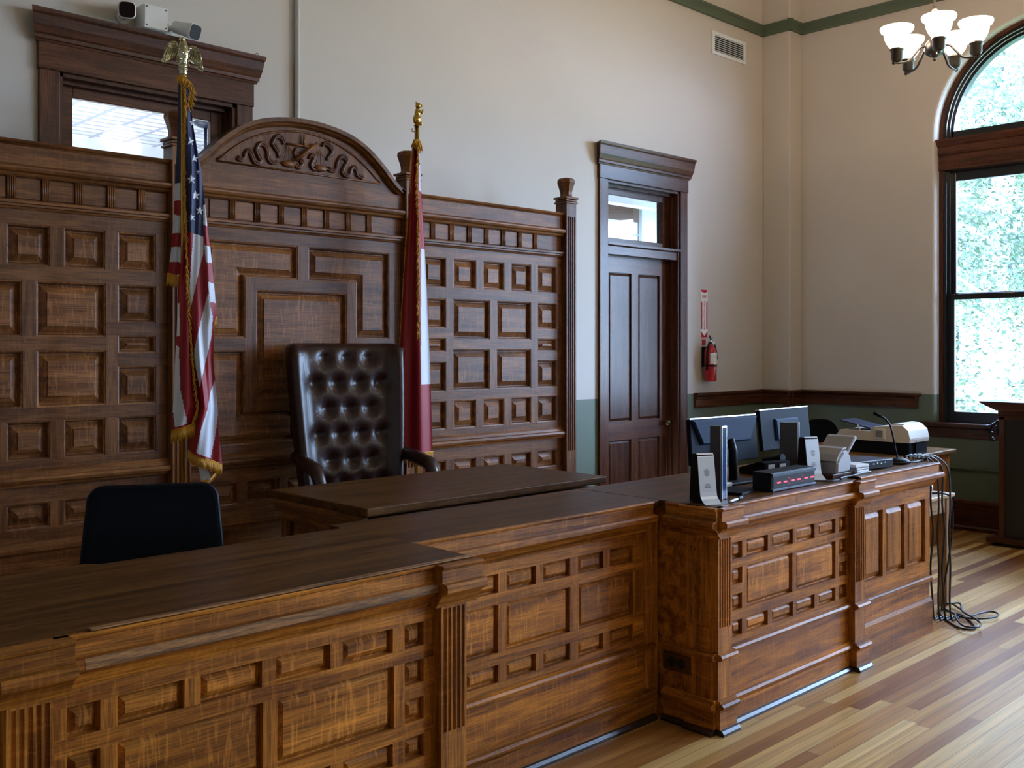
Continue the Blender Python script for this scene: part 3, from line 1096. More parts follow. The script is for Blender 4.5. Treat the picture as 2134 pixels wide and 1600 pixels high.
# ------------------------------------------------------------------ panelled backboard
PB = 5.30
bb = thing('panelled_backboard', 'tall panelled oak backboard behind the bench with an arched carved pediment', 'panelling', (3.355, PB + 0.05, 0.15))
fb = facing_front(PB)
mir = lambda h: (6.71 - h[1], 6.71 - h[0], h[2], h[3])
cols = [(1.10, 1.31), (1.38, 1.587), (1.657, 1.865), (1.933, 2.145), (2.212, 2.422)]
side = [(*c, 2.106, 2.312) for c in cols] + [(*c, 1.128, 1.325) for c in cols]
side += [(1.38, 1.730, 1.750, 2.032), (1.798, 2.148, 1.750, 2.032), (1.38, 1.733, 1.392, 1.680), (1.801, 2.149, 1.392, 1.680)]
for c in (cols[0], cols[4]):
    side += [(*c, 1.828, 2.030), (*c, 1.664, 1.760), (*c, 1.390, 1.596)]
low = [(*c, 0.785, 0.915) for c in cols]
kw = dict(depth=0.030, bevel=0.034, rise=0.024, lip=0.006, stage=0.016, back=0.04)
panelling(bb, fb, 1.04, 2.492, 1.085, 2.385, side, 'board_x', 'board_z', **kw)
panelling(bb, fb, 4.218, 5.67, 1.085, 2.385, [mir(h) for h in side], 'board_x', 'board_z', **kw)
panelling(bb, fb, 1.04, 2.492, 0.72, 1.00, low, 'board_x', 'board_z', **kw)
panelling(bb, fb, 4.218, 5.67, 0.72, 1.00, [mir(h) for h in low], 'board_x', 'board_z', **kw)
# centre bay: L-shaped panels around a large one
La = [(2.70, 1.750), (2.963, 1.750), (2.963, 2.106), (3.318, 2.106), (3.318, 2.312), (2.70, 2.312)]
Lb = [(2.70, 1.128), (3.318, 1.128), (3.318, 1.322), (2.963, 1.322), (2.963, 1.677), (2.70, 1.677)]
flip = lambda p: [(6.71 - x, z) for x, z in p][::-1]
polys = [La, Lb, flip(La), flip(Lb), rect(3.035, 3.675, 1.39, 2.035)]
holes = [(2.70, 2.963, 1.750, 2.106), (2.70, 3.318, 2.106, 2.312), (2.70, 2.963, 1.322, 1.677), (2.70, 3.318, 1.128, 1.322)]
holes = holes + [mir(h) for h in holes] + [(3.035, 3.675, 1.39, 2.035)]
panelling(bb, fb, 2.60, 4.11, 1.085, 2.385, holes, 'board_x', 'board_z', polys=polys, **kw)
panelling(bb, fb, 2.60, 4.11, 0.72, 1.00, [(2.70 + 0.27 * k, 2.92 + 0.27 * k, 0.785, 0.915) for k in range(5)], 'board_x', 'board_z', **kw)
for a, b_ in ((1.04, 2.492), (2.60, 4.11), (4.218, 5.67)):
    MB().extrude([(-0.05, 1.0), (0.02, 1.0), (0.026, 1.012), (0.040, 1.022), (0.046, 1.035), (0.040, 1.048), (0.026, 1.054), (0.018, 1.07), (0.006, 1.085), (-0.05, 1.085)], fb, a, b_).build('base_moulding', 'board_x', bb)
    MB().extrude([(-0.05, 0.15), (0.02, 0.15), (0.02, 0.66), (0.035, 0.675), (0.035, 0.695), (0.012, 0.72), (-0.05, 0.72)], fb, a, b_).build('skirting', 'board_x', bb)
    MB().extrude([(-0.05, 2.385), (0.010, 2.385), (0.016, 2.395), (0.024, 2.398), (0.024, 2.408), (0.034, 2.412), (0.034, 2.424), (0.022, 2.430), (-0.05, 2.432)], fb, a, b_).build('lower_band', 'board_x', bb)
    MB().extrude([(-0.05, 2.545), (0.016, 2.545), (0.024, 2.552), (0.028, 2.562), (0.044, 2.570), (0.050, 2.582), (0.050, 2.592), (0.034, 2.600), (0.022, 2.606), (-0.05, 2.608)], fb, a, b_).build('upper_band', 'board_x', bb)
    MB().slab(rect(a, b_, 2.606, 2.700), fb, -0.05, 0.014).build('fascia', 'board_x', bb)
    MB().slab(rect(a, b_, 2.43, 2.547), fb, -0.05, -0.004).build('frieze', 'board_x', bb)
for a, b_ in ((1.04, 2.492), (4.218, 5.67)):
    MB().extrude([(-0.06, 2.698), (0.016, 2.698), (0.022, 2.706), (0.032, 2.710), (0.036, 2.718), (0.032, 2.726), (-0.06, 2.728)], fb, a, b_).build('top_rail', 'board_x', bb)
# frieze blocks between reeded dividers
xs = [1.695 - 0.166 * k for k in range(3, 0, -1)] + [1.695, 1.858, 2.024, 2.192, 2.357]
fr_l = [(x, x + 0.126) for x in xs]
for bay in (fr_l, [(6.71 - b_, 6.71 - a) for a, b_ in fr_l], [(2.734 + 0.1607 * k, 2.856 + 0.1607 * k) for k in range(8)]):
    bay = sorted(bay)
    for i, (a, b_) in enumerate(bay):
        MB().slab(rect(a + 0.002, b_ - 0.002, 2.437, 2.540), fb, -0.004, 0.004, bev=0.002).build('frieze_block', 'board_x', bb)
        if i + 1 < len(bay):
            c0, c1 = b_, bay[i + 1][0]
            dm = MB()
            for k in range(4):
                q = c0 + (c1 - c0) * (k + .5) / 4
                dm.tube([fb(q, 0.010, 2.433), fb(q, 0.010, 2.545)], (c1 - c0) / 7.9, 8)
            dm.build('reeded_divider', 'board_z', bb)
# posts with shaped finials
for px_ in (0.995, 2.546, 4.165, 5.715):
    m = MB()
    fluted(fb, px_ - 0.054, px_ + 0.054, 0.15, 2.80, 0.9, 2.70, 0.055, 4, m)
    m.box(px_ - 0.054, px_ + 0.054, PB + 0.02, PB + 0.06, 0.15, 2.80)
    post = m.build('post', 'board_z', bb)
    m = MB()
    for z0, z1, g in ((2.800, 2.815, 0.012), (2.818, 2.832, 0.006), (2.835, 2.852, 0.016)):
        m.box(px_ - 0.054 - g, px_ + 0.054 + g, PB - 0.052 - g, PB + 0.056 + g, z0, z1, 0.004)
    prof = [(0.050, 2.85), (0.044, 2.87), (0.046, 2.895), (0.058, 2.935), (0.068, 2.965), (0.066, 2.985), (0.052, 2.998), (0.03, 3.003)]
    m.lathe([(r_ * 1.08, z_) for r_, z_ in prof], (px_, PB + 0.002, 0), 8, M=Matrix.Rotation(PI / 8, 3, 'Z'), smooth=False)
    m.build('finial', 'board_z', post)
# pediment: curved band over a carved field
CXP = 3.355


def ped_curve(scale_z, half):
    key = [(-1, 0.0), (-0.93, 0.03), (-0.85, 0.085), (-0.74, 0.165), (-0.56, 0.262), (-0.33, 0.325), (0, 0.352)]
    key += [(-x, z) for x, z in key[-2::-1]]
    return [(CXP + p.x * half, 2.728 + p.y * scale_z) for p in smooth_curve([(x, z, 0) for x, z in key], 5)]


oc, ic = ped_curve(1.0, 0.755), ped_curve(0.86, 0.70)
m = MB()
lower = [(2.60, 2.70), (4.11, 2.70)]
m.slab(lower + oc[::-1], fb, -0.06, 0.004)
m.build('pediment', 'board_x', bb)
m = MB()
band = [(0.004, 1.0), (0.050, 1.0), (0.050, 0.93), (0.044, 0.915), (0.036, 0.905), (0.030, 0.88), (0.018, 0.865), (0.004, 0.85)]
rows = []
for d, s_ in band:
    off = (1 - s_) * 0.35
    pl_ = inset(oc[::-1], off) if off else oc[::-1]
    # keep the open ends level
    rows.append([m.bm.verts.new(fb(min(4.11, max(2.60, x)), d, max(2.70, z))) for x, z in pl_])
for a, c in zip(rows, rows[1:]):
    for i in range(len(a) - 1):
        f_ = m.bm.faces.new((a[i], a[i + 1], c[i + 1], c[i]))
a, c = rows[0], [m.bm.verts.new((v.co.x, PB + 0.06, v.co.z)) for v in rows[0]]
for i in range(len(a) - 1):
    m.bm.faces.new((a[i], a[i + 1], c[i + 1], c[i]))
m.build('arched_band', 'board_x', bb)
m = MB()
segs = 30
R_ = 0.78
hw = 0.575
zc = 3.003 - R_
tym = [(CXP + hw * (1 - 2 * i / segs), 0) for i in range(segs + 1)]
tym = [(x, zc + math.sqrt(max(0, R_ ** 2 - (x - CXP) ** 2)) if True else 0) for x, _ in tym]
tym = [(x, max(2.765, z)) for x, z in tym]
outl = [(CXP - hw, 2.762), (CXP + hw, 2.762)] + tym
m.slab(outl, fb, -0.02, 0.006)
for i in range(len(tym) - 1):                      # raised rim around the field
    pass
m.tube([fb(x, 0.008, z + 0.004) for x, z in tym], 0.007, 6)
m.tube([fb(CXP - hw, 0.008, 2.760), fb(CXP + hw, 0.008, 2.760)], 0.006, 6)
field = m.build('carved_field', 'board_z', bb)
rib = [[(2.905, 2.796), (2.932, 2.785), (2.951, 2.802), (2.960, 2.836), (2.982, 2.841), (2.998, 2.823), (3.015, 2.788), (3.043, 2.778), (3.060, 2.796), (3.040, 2.834), (3.029, 2.863), (3.049, 2.893), (3.077, 2.894), (3.100, 2.867), (3.106, 2.822), (3.128, 2.797), (3.160, 2.799)],
       [(3.215, 2.919), (3.204, 2.943), (3.180, 2.957), (3.151, 2.943), (3.137, 2.913), (3.157, 2.885), (3.175, 2.862), (3.183, 2.833)],
       [(3.484, 2.949), (3.512, 2.961), (3.544, 2.944), (3.559, 2.914), (3.537, 2.890), (3.518, 2.866)],
       [(3.525, 2.808), (3.563, 2.797), (3.588, 2.811), (3.594, 2.849), (3.614, 2.886), (3.646, 2.893), (3.668, 2.869), (3.646, 2.834), (3.633, 2.800), (3.665, 2.777), (3.691, 2.791), (3.698, 2.824), (3.724, 2.838), (3.743, 2.819), (3.750, 2.793), (3.790, 2.781)],
       [(3.300, 2.900), (3.286, 2.875), (3.304, 2.855), (3.330, 2.85)], [(3.389, 2.86), (3.41, 2.875), (3.43, 2.86), (3.405, 2.825), (3.415, 2.80), (3.44, 2.79)],
       [(3.30, 2.805), (3.31, 2.79), (3.335, 2.80), (3.34, 2.825), (3.325, 2.835)]]
m = MB()
for p in rib:
    c = smooth_curve([(x, z, 0) for x, z in p], 5)
    kk = len(c)
    for off in (-0.006, 0.006):
        m.tube([fb(v.x + off * 0.6, 0.012, v.y + off) for v in c], [0.0055 + 0.006 * math.sin(PI * min(1, 0.15 + 0.7 * i / kk)) for i in range(kk)], 6)
m.build('ribbon_carving', 'mahogany_z', field)
m = MB()
m.tube([fb(3.225, 0.022, 2.921), fb(3.415, 0.022, 2.921)], 0.006)
m.tube([fb(3.347, 0.022, 2.992), fb(3.347, 0.022, 2.915)], [0.004, 0.010], 8)
m.ball(fb(3.347, 0.024, 2.93), 0.012, 10)
for cx_, top in ((3.245, 2.916), (3.470, 2.916)):
    for dx in (-0.045, 0.0, 0.045):
        m.tube([fb(cx_ - 0.006, 0.018, top), fb(cx_ + dx, 0.018, 2.803)], 0.0022, 5)
    m.ball(fb(cx_, 0.012, 2.800), (0.048, 0.016, 0.022), 14)
    m.tube([fb(cx_ - 0.048, 0.022, 2.803), fb(cx_ + 0.048, 0.022, 2.803)], 0.004, 6)
m.tube([fb(3.286, 0.030, 2.826), fb(3.436, 0.030, 2.946)], 0.012, 10)
m.build('scales_carving', 'board_x', field)

# ------------------------------------------------------------------ lettering


def text_part(name, body, size, mat, parent, M, align='CENTER', depth=0.0004):
    c = bpy.data.curves.new('lettering', 'FONT')
    c.body, c.size, c.align_x, c.align_y, c.extrude = body, size, align, 'CENTER', depth
    o = bpy.data.objects.new('lettering', c)
    COL.objects.link(o)
    dg = bpy.context.evaluated_depsgraph_get()
    me = bpy.data.meshes.new_from_object(o.evaluated_get(dg))
    COL.objects.unlink(o)
    bpy.data.objects.remove(o)
    me.materials.clear()
    me.materials.append(MATS[mat])
    me.transform(M)
    q = bpy.data.objects.new(name, me)
    COL.objects.link(q)
    q.parent = parent
    return q


UPRIGHT = Matrix.Rotation(PI / 2, 4, 'X')      # lettering that faces -Y

# ------------------------------------------------------------------ flags on poles


def in_poly(x, y, poly):
    r = False
    for (x1, y1), (x2, y2) in zip(poly, poly[1:] + poly[:1]):
        if (y1 > y) != (y2 > y) and x < (x2 - x1) * (y - y1) / (y2 - y1) + x1:
            r = not r
    return r


def lerp_tab(tab, y):
    if y <= tab[0][1]:
        return tab[0][0]
    for (x1, y1), (x2, y2) in zip(tab, tab[1:]):
        if y <= y2:
            return x1 + (x2 - x1) * (y - y1) / max(1e-6, y2 - y1)
    return tab[-1][0]


def fold(mb, L, R, v0, v1, colour, depth, U, V, nu=34, dv=2.6, bottom=None):
    """one hanging fold of cloth between two edges; colour(u, v) picks the stripe, depth(f, v) how far it bulges"""
    nv = int((v1 - v0) / dv)
    g = []
    for j in range(nv + 1):
        row = []
        for i in range(nu + 1):
            f = i / nu
            vb = bottom(f) if bottom else v1
            v = v0 + (vb - v0) * j / nv
            u = lerp_tab(L, v) + (lerp_tab(R, v) - lerp_tab(L, v)) * f
            row.append((mb.bm.verts.new((U(u), depth(f, v), V(v))), u, v))
        g.append(row)
    for j in range(nv):
        for i in range(nu):
            a, b_, c, d = g[j][i], g[j][i + 1], g[j + 1][i + 1], g[j + 1][i]
            fc = mb.bm.faces.new((a[0], b_[0], c[0], d[0]))
            fc.smooth = True
            fc.material_index = colour((a[1] + c[1]) / 2, (a[2] + c[2]) / 2)


def fringe(pts, length, n_, jit, lean=0.0, r=0.0022, tuft=0.0):
    """gold threads hanging from a line of points"""
    m = MB()
    c = smooth_curve(pts, 4)
    tot = [0]
    for a, b_ in zip(c, c[1:]):
        tot.append(tot[-1] + (b_ - a).length)
    rnd = random.Random(5)
    for i in range(n_):
        s_ = tot[-1] * (i + rnd.random()) / n_
        k = max(j for j in range(len(tot)) if tot[j] <= s_)
        k = min(k, len(c) - 2)
        p = c[k].lerp(c[k + 1], (s_ - tot[k]) / max(1e-6, tot[k + 1] - tot[k]))
        q = p + Vector((lean + rnd.uniform(-jit, jit) + tuft * rnd.uniform(-1, 1), rnd.uniform(-jit, jit) - 0.006, -length * rnd.uniform(0.8, 1.1)))
        mid = p.lerp(q, 0.5) + Vector((rnd.uniform(-jit, jit) * .3, -0.004, 0))
        m.tube([p, mid, q], [r, r * 1.1, r * 0.5], 4)
    m.tube(c, 0.004, 6)
    return m


KX, KV = 0.00233, 0.00245
f1 = thing('flag', 'American flag with gold fringe and eagle finial hanging on a brass pole', 'flag', (2.36, 4.85, 0.15), math.radians(-26))
U = lambda u: (u - 383) * KX
V = lambda v: 1.7 + (722 - v) * KV - 0.15
m = MB()
m.lathe([(0.0135, 0.06), (0.0135, V(162))], (0, 0.0, 0), 16)
m.lathe([(0.017, V(162)), (0.019, V(160)), (0.015, V(156)), (0.013, V(153))], (0, 0, 0), 16)
m.build('pole', 'brass', f1, local=True)
MB().lathe([(0.15, 0), (0.15, 0.012), (0.12, 0.03), (0.05, 0.05), (0.028, 0.09), (0.022, 0.12)], (0, 0, 0), 28).build('stand', 'brass', f1, local=True)

A_L = [(373, 172), (370, 300), (366, 380), (363, 450), (358, 520), (351, 572)]
A_R = [(392, 172), (392, 572)]
B_L = [(385, 470), (378, 560), (372, 600), (370, 690), (367, 740), (365, 790), (362, 850), (359, 900)]
HOIST = [(384, 170), (388, 230), (385, 320), (386, 400), (389, 480), (391, 540), (392, 600), (397, 680), (403, 760), (411, 830), (413, 848), (401, 882), (393, 940)]
B_R = [(x + 3, y) for x, y in HOIST]
C_R = [(392, 172), (397, 210), (405, 270), (412, 310), (420, 350), (428, 420), (434, 480), (440, 520), (444, 560), (449, 610), (452, 655), (447, 680), (446, 750), (450, 800), (455, 850), (457, 900), (462, 940), (464, 966)]
RS = [(424, 428), (425, 473), (427, 516), (433, 570), (435, 600), (440, 640), (446, 668)]
P1 = [(405, 486), (425, 495), (425, 530), (417, 560), (404, 619), (397, 648), (396, 600), (400, 540)]
P2 = [(434.5, 610), (440, 630), (445, 657), (442, 701), (431, 748), (417, 807), (404, 742), (408, 718), (420, 668)]
P3 = [(449, 793), (456, 824), (455, 871), (449, 912), (440, 953), (410, 940), (420, 892), (433, 854), (440, 815)]
PB_ = [(366, 718), (374, 722), (377, 810), (392, 880), (366, 890), (362, 854), (364, 795)]
RED, WHITE, BLUE = 0, 1, 2


def col_a(u, v):
    if v < 380: return BLUE
    for lim, c in ((417, WHITE), (448, RED), (485, WHITE), (514, RED), (547, WHITE)):
        if v < lim + (u - 372) * 0.05: return c
    return RED


def col_b(u, v):
    if in_poly(u, v, PB_) or (u < 375.5 and 633 < v < 700): return WHITE
    return RED


def col_c(u, v):
    if v > 428 and v < 668 and u > lerp_tab(RS, v):
        w_ = v - (u - 430) * 0.18
        for lim, c in ((471, WHITE), (513, RED), (547, WHITE), (588, RED), (628, WHITE)):
            if w_ < lim: return c
        return RED
    if v < 487 + (u - 400) * 0.32: return BLUE
    if in_poly(u, v, P1) or in_poly(u, v, P2) or in_poly(u, v, P3): return WHITE
    return RED


dep_a = lambda f, v: 0.030 - 0.022 * math.sin(PI * f) - 0.006 * math.sin(f * 9 + v * 0.01)
dep_b = lambda f, v: -0.012 - 0.050 * math.sin(PI * (0.15 + 0.6 * f)) * min(1, max(0, (v - 470) / 120)) - 0.010 * math.sin(f * 8 + v * 0.012)


def dep_c(f, v):
    t_ = min(1, max(0, (v - 175) / 160))
    g = f - 0.12 * math.sin(v * 0.010 - 1.0)
    return -0.018 - t_ * (0.060 * math.sin(PI * min(1, max(0, 0.10 + 0.80 * f))) + 0.016 * math.sin(g * 7.5) + 0.005 * math.sin(g * 17 + v * 0.02))


m = MB()
fold(m, A_L, A_R, 172, 572, col_a, dep_a, U, V, 14)
fold(m, B_L, B_R, 470, 893, col_b, dep_b, U, V, 26, bottom=lambda f: 896 - 14 * f)
fold(m, HOIST, C_R, 172, 955, col_c, dep_c, U, V, 44, dv=2.2, bottom=lambda f: 938 + 30 * f)
fold(m, [(408, 930), (413, 962), (421, 1006)], [(430, 930), (432, 968), (440, 996)], 930, 1004, lambda u, v: WHITE, lambda f, v: -0.018 - 0.02 * f, U, V, 8)
fold(m, [(440, 930), (438, 975)], [(459, 930), (455, 985)], 930, 985, lambda u, v: RED, lambda f, v: -0.010 + 0.01 * f, U, V, 8)
# stars on the blue field, lying on the fold
for sx, sy, sr, rot in ((397.5, 299, 9.5, 0.1), (406.5, 333, 9.0, 0.0), (400, 378, 10.5, 0.12), (408.5, 410, 11, 0.05), (417.5, 441, 9.5, -0.1), (400.8, 457, 8.0, 0.3), (402.5, 258, 8.0, 0.1), (413.5, 361, 5.5, 0.0)):
    ring = []
    for k in range(10):
        a = rot + PI / 2 + k * PI / 5
        rr = sr if k % 2 == 0 else sr * 0.40
        x_, y_ = sx + rr * math.cos(a) * 0.93, sy - rr * math.sin(a)
        l_, r_ = lerp_tab(HOIST, y_), lerp_tab(C_R, y_)
        x_ = min(r_ - 0.3, max(l_ + 1.0, x_))
        ring.append((U(x_), dep_c((x_ - l_) / (r_ - l_), y_) - 0.0035, V(y_)))
    l_, r_ = lerp_tab(HOIST, sy), lerp_tab(C_R, sy)
    cen = (U(sx), dep_c((sx - l_) / (r_ - l_), sy) - 0.0035, V(sy))
    for k in range(10):
        m.face([cen, ring[k], ring[(k + 1) % 10]], WHITE)
m.build('flag_cloth', ['flag_red', 'flag_white', 'flag_blue'], f1, local=True)


def pt(u, v, d):
    return (U(u), d, V(v))


fringe([pt(350, 570, 0.02), pt(360, 572, 0.005), pt(372, 576, 0.0), pt(379, 580, 0.0)], 0.058, 60, 0.003, -0.006).build('fringe', 'gold_fringe', f1, local=True)
fringe([pt(359, 896, -0.03), pt(375, 891, -0.065), pt(392, 886, -0.062), pt(408, 882, -0.06)], 0.062, 110, 0.003, -0.004).build('fringe', 'gold_fringe', f1, local=True)
fringe([pt(393, 938, -0.03), pt(415, 948, -0.075), pt(440, 958, -0.07), pt(464, 968, -0.04)], 0.055, 140, 0.003, 0.0).build('fringe', 'gold_fringe', f1, local=True)
fringe([pt(420, 1004, -0.02), pt(438, 998, -0.03), pt(452, 985, -0.01), pt(464, 972, 0.0)], 0.045, 60, 0.003, -0.02).build('fringe', 'gold_fringe', f1, local=True)
fringe([pt(447, 664, -0.02), pt(454, 660, -0.01)], 0.05, 16, 0.002).build('fringe', 'gold_fringe', f1, local=True)
hp = [pt(x, y, -0.032 - 0.028 * min(1, (y - 170) / 200)) for x, y in [(386, 176), (388, 230), (385, 320), (386, 400), (389, 480), (391, 540), (392, 600), (397, 680), (403, 760), (411, 830), (413, 848), (402, 880)]]
fringe(hp, 0.022, 520, 0.004, 0.0, 0.0024, 0.010).build('fringe', 'gold_fringe', f1, local=True)
fringe([pt(369, 165, -0.02), pt(380, 164, -0.03), pt(392, 170, -0.035), pt(401, 182, -0.035), pt(398, 205, -0.035), pt(390, 225, -0.03)], 0.038, 90, 0.006, 0.004, 0.0026, 0.022).build('fringe', 'gold_fringe', f1, local=True)


def E(x, y, d=0.0):      # eagle: drawing units to metres about the top of the pole
    return ((x - 965) * KX / 5.925, d, V(y / 5.925))


m = MB()
m.lathe([(0.014, V(160)), (0.022, V(152)), (0.016, V(148)), (0.024, V(146)), (0.024, V(143)), (0.018, V(141)), (0.026, V(138)), (0.027, V(128)), (0.030, V(118)), (0.032, V(108)), (0.027, V(99)), (0.019, V(92)), (0.016, V(87)), (0.010, V(82))], (0, 0, 0), 18)
m.ball((-0.004, -0.008, V(84.5)), (0.013, 0.020, 0.013), 12)
m.tube([(-0.010, -0.022, V(84)), (-0.018, -0.034, V(86)), (-0.017, -0.038, V(89))], [0.006, 0.004, 0.001], 8)
for k in range(26):
    a, hh = k * 2.4, V(136) + (V(96) - V(136)) * k / 26
    rr = 0.029
    m.ball((rr * math.cos(a), rr * math.sin(a), hh), (0.006, 0.006, 0.010), 6)
eg = m.build('eagle_body', 'pale_brass', f1, local=True)
for wing, base in (([(905, 560), (870, 512), (815, 525), (775, 575), (747, 660), (722, 740), (705, 797), (735, 793), (765, 778), (820, 738), (880, 700), (915, 690), (915, 640), (880, 615), (868, 580), (885, 555)], -1),
                   ([(1048, 572), (1085, 548), (1132, 575), (1170, 640), (1190, 740), (1207, 864), (1180, 850), (1150, 832), (1100, 772), (1045, 722), (1020, 700), (1020, 655), (1055, 650), (1085, 640), (1085, 590), (1070, 575)], 1)):
    m = MB()
    bow = lambda x: 0.030 - 0.0000011 * (abs(x - 965) - 60) ** 2
    fr_ = [m.bm.verts.new(E(x, y, bow(x) - 0.008)) for x, y in wing]
    bk = [m.bm.verts.new(E(x, y, bow(x) + 0.006)) for x, y in wing]
    m.bm.faces.new(fr_)
    m.bm.faces.new(bk[::-1])
    for i in range(len(wing)):
        j = (i + 1) % len(wing)
        m.bm.faces.new((fr_[i], fr_[j], bk[j], bk[i]))
    sh = (880, 590) if base < 0 else (1060, 610)
    tips = [(712, 785), (735, 788), (762, 772), (792, 755), (822, 733), (852, 715), (885, 698)] if base < 0 else [(1200, 852), (1178, 842), (1152, 825), (1125, 795), (1100, 765), (1070, 738), (1042, 715)]
    for k, (tx, ty) in enumerate(tips):
        sx = sh[0] + (-base) * 0 + base * (110 - 22 * k)
        sx = max(745, min(905, sx)) if base < 0 else max(1035, min(1165, sx))
        sy = sh[1] + 8 * k
        m.tube([E(sx, sy, bow(sx) - 0.010), E((sx + tx) / 2, (sy + ty) / 2, bow((sx + tx) / 2) - 0.011), E(tx, ty, bow(tx) - 0.008)], [0.004, 0.0048, 0.002], 6)
    for i in range(len(wing) // 2):
        x, y = wing[i]
        m.tube([E(x, y, bow(x) - 0.008), E(*wing[i + 1], bow(wing[i + 1][0]) - 0.008)], 0.0045, 6)
    m.build('eagle_wing', 'pale_brass', f1, local=True)

# second flag
f2 = thing('flag', 'red and white flag with gold fringe on a brass pole topped by a small bear', 'flag', (4.0, 5.0, 0.15), math.radians(51.34 - 90))
K2 = 6.38 / 2094
U2 = lambda u: (u - 871.5) * K2
V2 = lambda v: 1.7 + (722 - v) * K2 - 0.15
MB().lathe([(0.015, 0.06), (0.015, V2(262))], (0, 0, 0), 16).tube([(-0.03, 0, V2(268)), (-0.03, 0, V2(275)), (-0.015, 0, V2(275))], 0.003, 6).build('pole', 'brass', f2, local=True)
MB().lathe([(0.15, 0), (0.15, 0.012), (0.12, 0.03), (0.05, 0.05), (0.028, 0.09), (0.022, 0.12)], (0, 0, 0), 28).build('stand', 'brass', f2, local=True)
m = MB()
B = lambda x, y, d=0.0: ((x - 690) / 2.9625 * K2, d, V2(180 + y / 2.9625))
bz = 1 / 2.9625 * K2
for x, y, d, rx, ry, rz_ in ((690, 205, 0, 26, 24, 36), (694, 165, 0, 19, 18, 32), (698, 122, -2, 18, 17, 20), (716, 122, -4, 11, 9, 8), (686, 104, -8, 5, 4, 8), (690, 104, 10, 5, 4, 8),
                             (705, 232, -14, 20, 10, 9), (705, 232, 14, 20, 10, 9), (712, 160, -12, 20, 7, 7), (727, 150, -8, 7, 6, 7), (712, 165, 12, 20, 7, 7), (690, 243, 0, 22, 22, 5)):
    m.ball(B(x, y, d * bz), (rx * bz, ry * bz, rz_ * bz), 14)
m.build('bear_finial', 'brass', f2, local=True)
L2 = [(864, 296), (862, 340), (858, 400), (853, 470), (846, 560), (838, 700), (832, 860), (830, 960)]
R2 = [(879, 296), (880, 330), (880, 390), (884, 450), (886, 480), (892, 600), (899, 760), (905, 960)]


def col_2(u, v):
    if v > 330 and v < 400 and u > 876.5: return WHITE
    if v < 400 and u > 877: return WHITE
    if u > 880 and 520 < v < 800: return WHITE
    return RED


m = MB()
fold(m, L2, R2, 296, 940, col_2, lambda f, v: -0.015 - 0.06 * min(1, (v - 280) / 200) * math.sin(PI * (0.08 + 0.84 * f)) - 0.018 * math.sin(f * 11 + 0.6), U2, V2, 40, 4)
m.build('flag_cloth', ['flag_red', 'flag_white', 'flag_blue'], f2, local=True)
q2 = lambda u, v, d: (U2(u), d, V2(v))
fringe([q2(865, 292, -0.02), q2(860, 350, -0.03), q2(856, 410, -0.035), q2(851, 480, -0.03), q2(838, 700, -0.03), q2(831, 930, -0.03)], 0.03, 300, 0.004, 0, 0.0032, 0.008).build('fringe', 'gold_fringe', f2, local=True)
fringe([q2(876, 298, -0.045), q2(874, 330, -0.07), q2(871, 380, -0.095), q2(873, 430, -0.10), q2(874, 480, -0.10), q2(874, 700, -0.1)], 0.035, 300, 0.005, 0, 0.0036, 0.012).build('fringe', 'gold_fringe', f2, local=True)
fringe([q2(864, 298, -0.03), q2(870, 294, -0.04), q2(878, 296, -0.03), q2(881, 304, -0.02)], 0.05, 50, 0.008, 0, 0.0034, 0.014).build('fringe', 'gold_fringe', f2, local=True)
fringe([q2(830, 938, -0.02), q2(868, 940, -0.09), q2(905, 940, -0.02)], 0.07, 120, 0.004, 0, 0.003).build('fringe', 'gold_fringe', f2, local=True)

# ------------------------------------------------------------------ chairs


def rounded(w_, h_, r_, k=6, top_w=None):
    """rounded upright outline, a little narrower at the top"""
    tw = top_w or w_
    p = []
    for cx_, cz, a0 in ((w_ / 2 - r_, r_, -PI / 2), (tw / 2 - r_, h_ - r_, 0), (-tw / 2 + r_, h_ - r_, PI / 2), (-w_ / 2 + r_, r_, PI)):
        for i in range(k + 1):
            a = a0 + PI / 2 * i / k
            p.append((cx_ + r_ * math.cos(a), cz + r_ * math.sin(a)))
    return p


def star_base(root, zt):
    MB().lathe([(0.03, 0.09), (0.03, zt)], (0, 0, 0), 14).build('column', 'dark_metal', root, local=True)
    for k in range(5):
        a = 2 * PI * k / 5 + 0.3
        c_, s_ = math.cos(a), math.sin(a)
        MB().tube([(0, 0, 0.10), (0.16 * c_, 0.16 * s_, 0.095), (0.30 * c_, 0.30 * s_, 0.07)], [0.028, 0.022, 0.016], 8).build('leg', 'black_plastic', root, local=True)
        MB().lathe([(0.028, -0.022), (0.030, -0.015), (0.030, 0.015), (0.028, 0.022)], (0.30 * c_, 0.30 * s_, 0.030), 14, M=Matrix.Rotation(a, 3, 'Z') @ Matrix.Rotation(PI / 2, 3, 'X')).build('caster', 'black_plastic', root, local=True)


oc_ = thing('office_chair', 'plain black mesh-back office chair behind the left counter', 'chair', (1.72, 3.79, 0.15), math.radians(-27))
bw = lambda u, d, z: (u, -d + 0.16 * (u / 0.5) ** 2 * 0.35 + (z - 0.4) * 0.10, z)
m = MB()
ol = [(x, z + 0.47) for x, z in rounded(0.555, 0.525, 0.055, 6, 0.475)]
gx = 12
m.slab(ol, bw, -0.012, 0.012, bev=0.004)
m.build('backrest', 'mesh_fabric', oc_, local=True)
m = MB()
m.tube([bw(x, 0.0, z) for x, z in ol + [ol[0]]], 0.011, 8)
m.build('back_frame', 'black_plastic', oc_, local=True)
MB().box(-0.25, 0.25, -0.47, 0.0, 0.40, 0.47, 0.03).build('seat', 'mesh_fabric', oc_, local=True)
MB().tube([(0, 0.0, 0.38), (0, 0.07, 0.42), (0, 0.06, 0.62)], 0.022, 8).build('back_support', 'black_plastic', oc_, local=True)
for v in oc_.children:
    pass
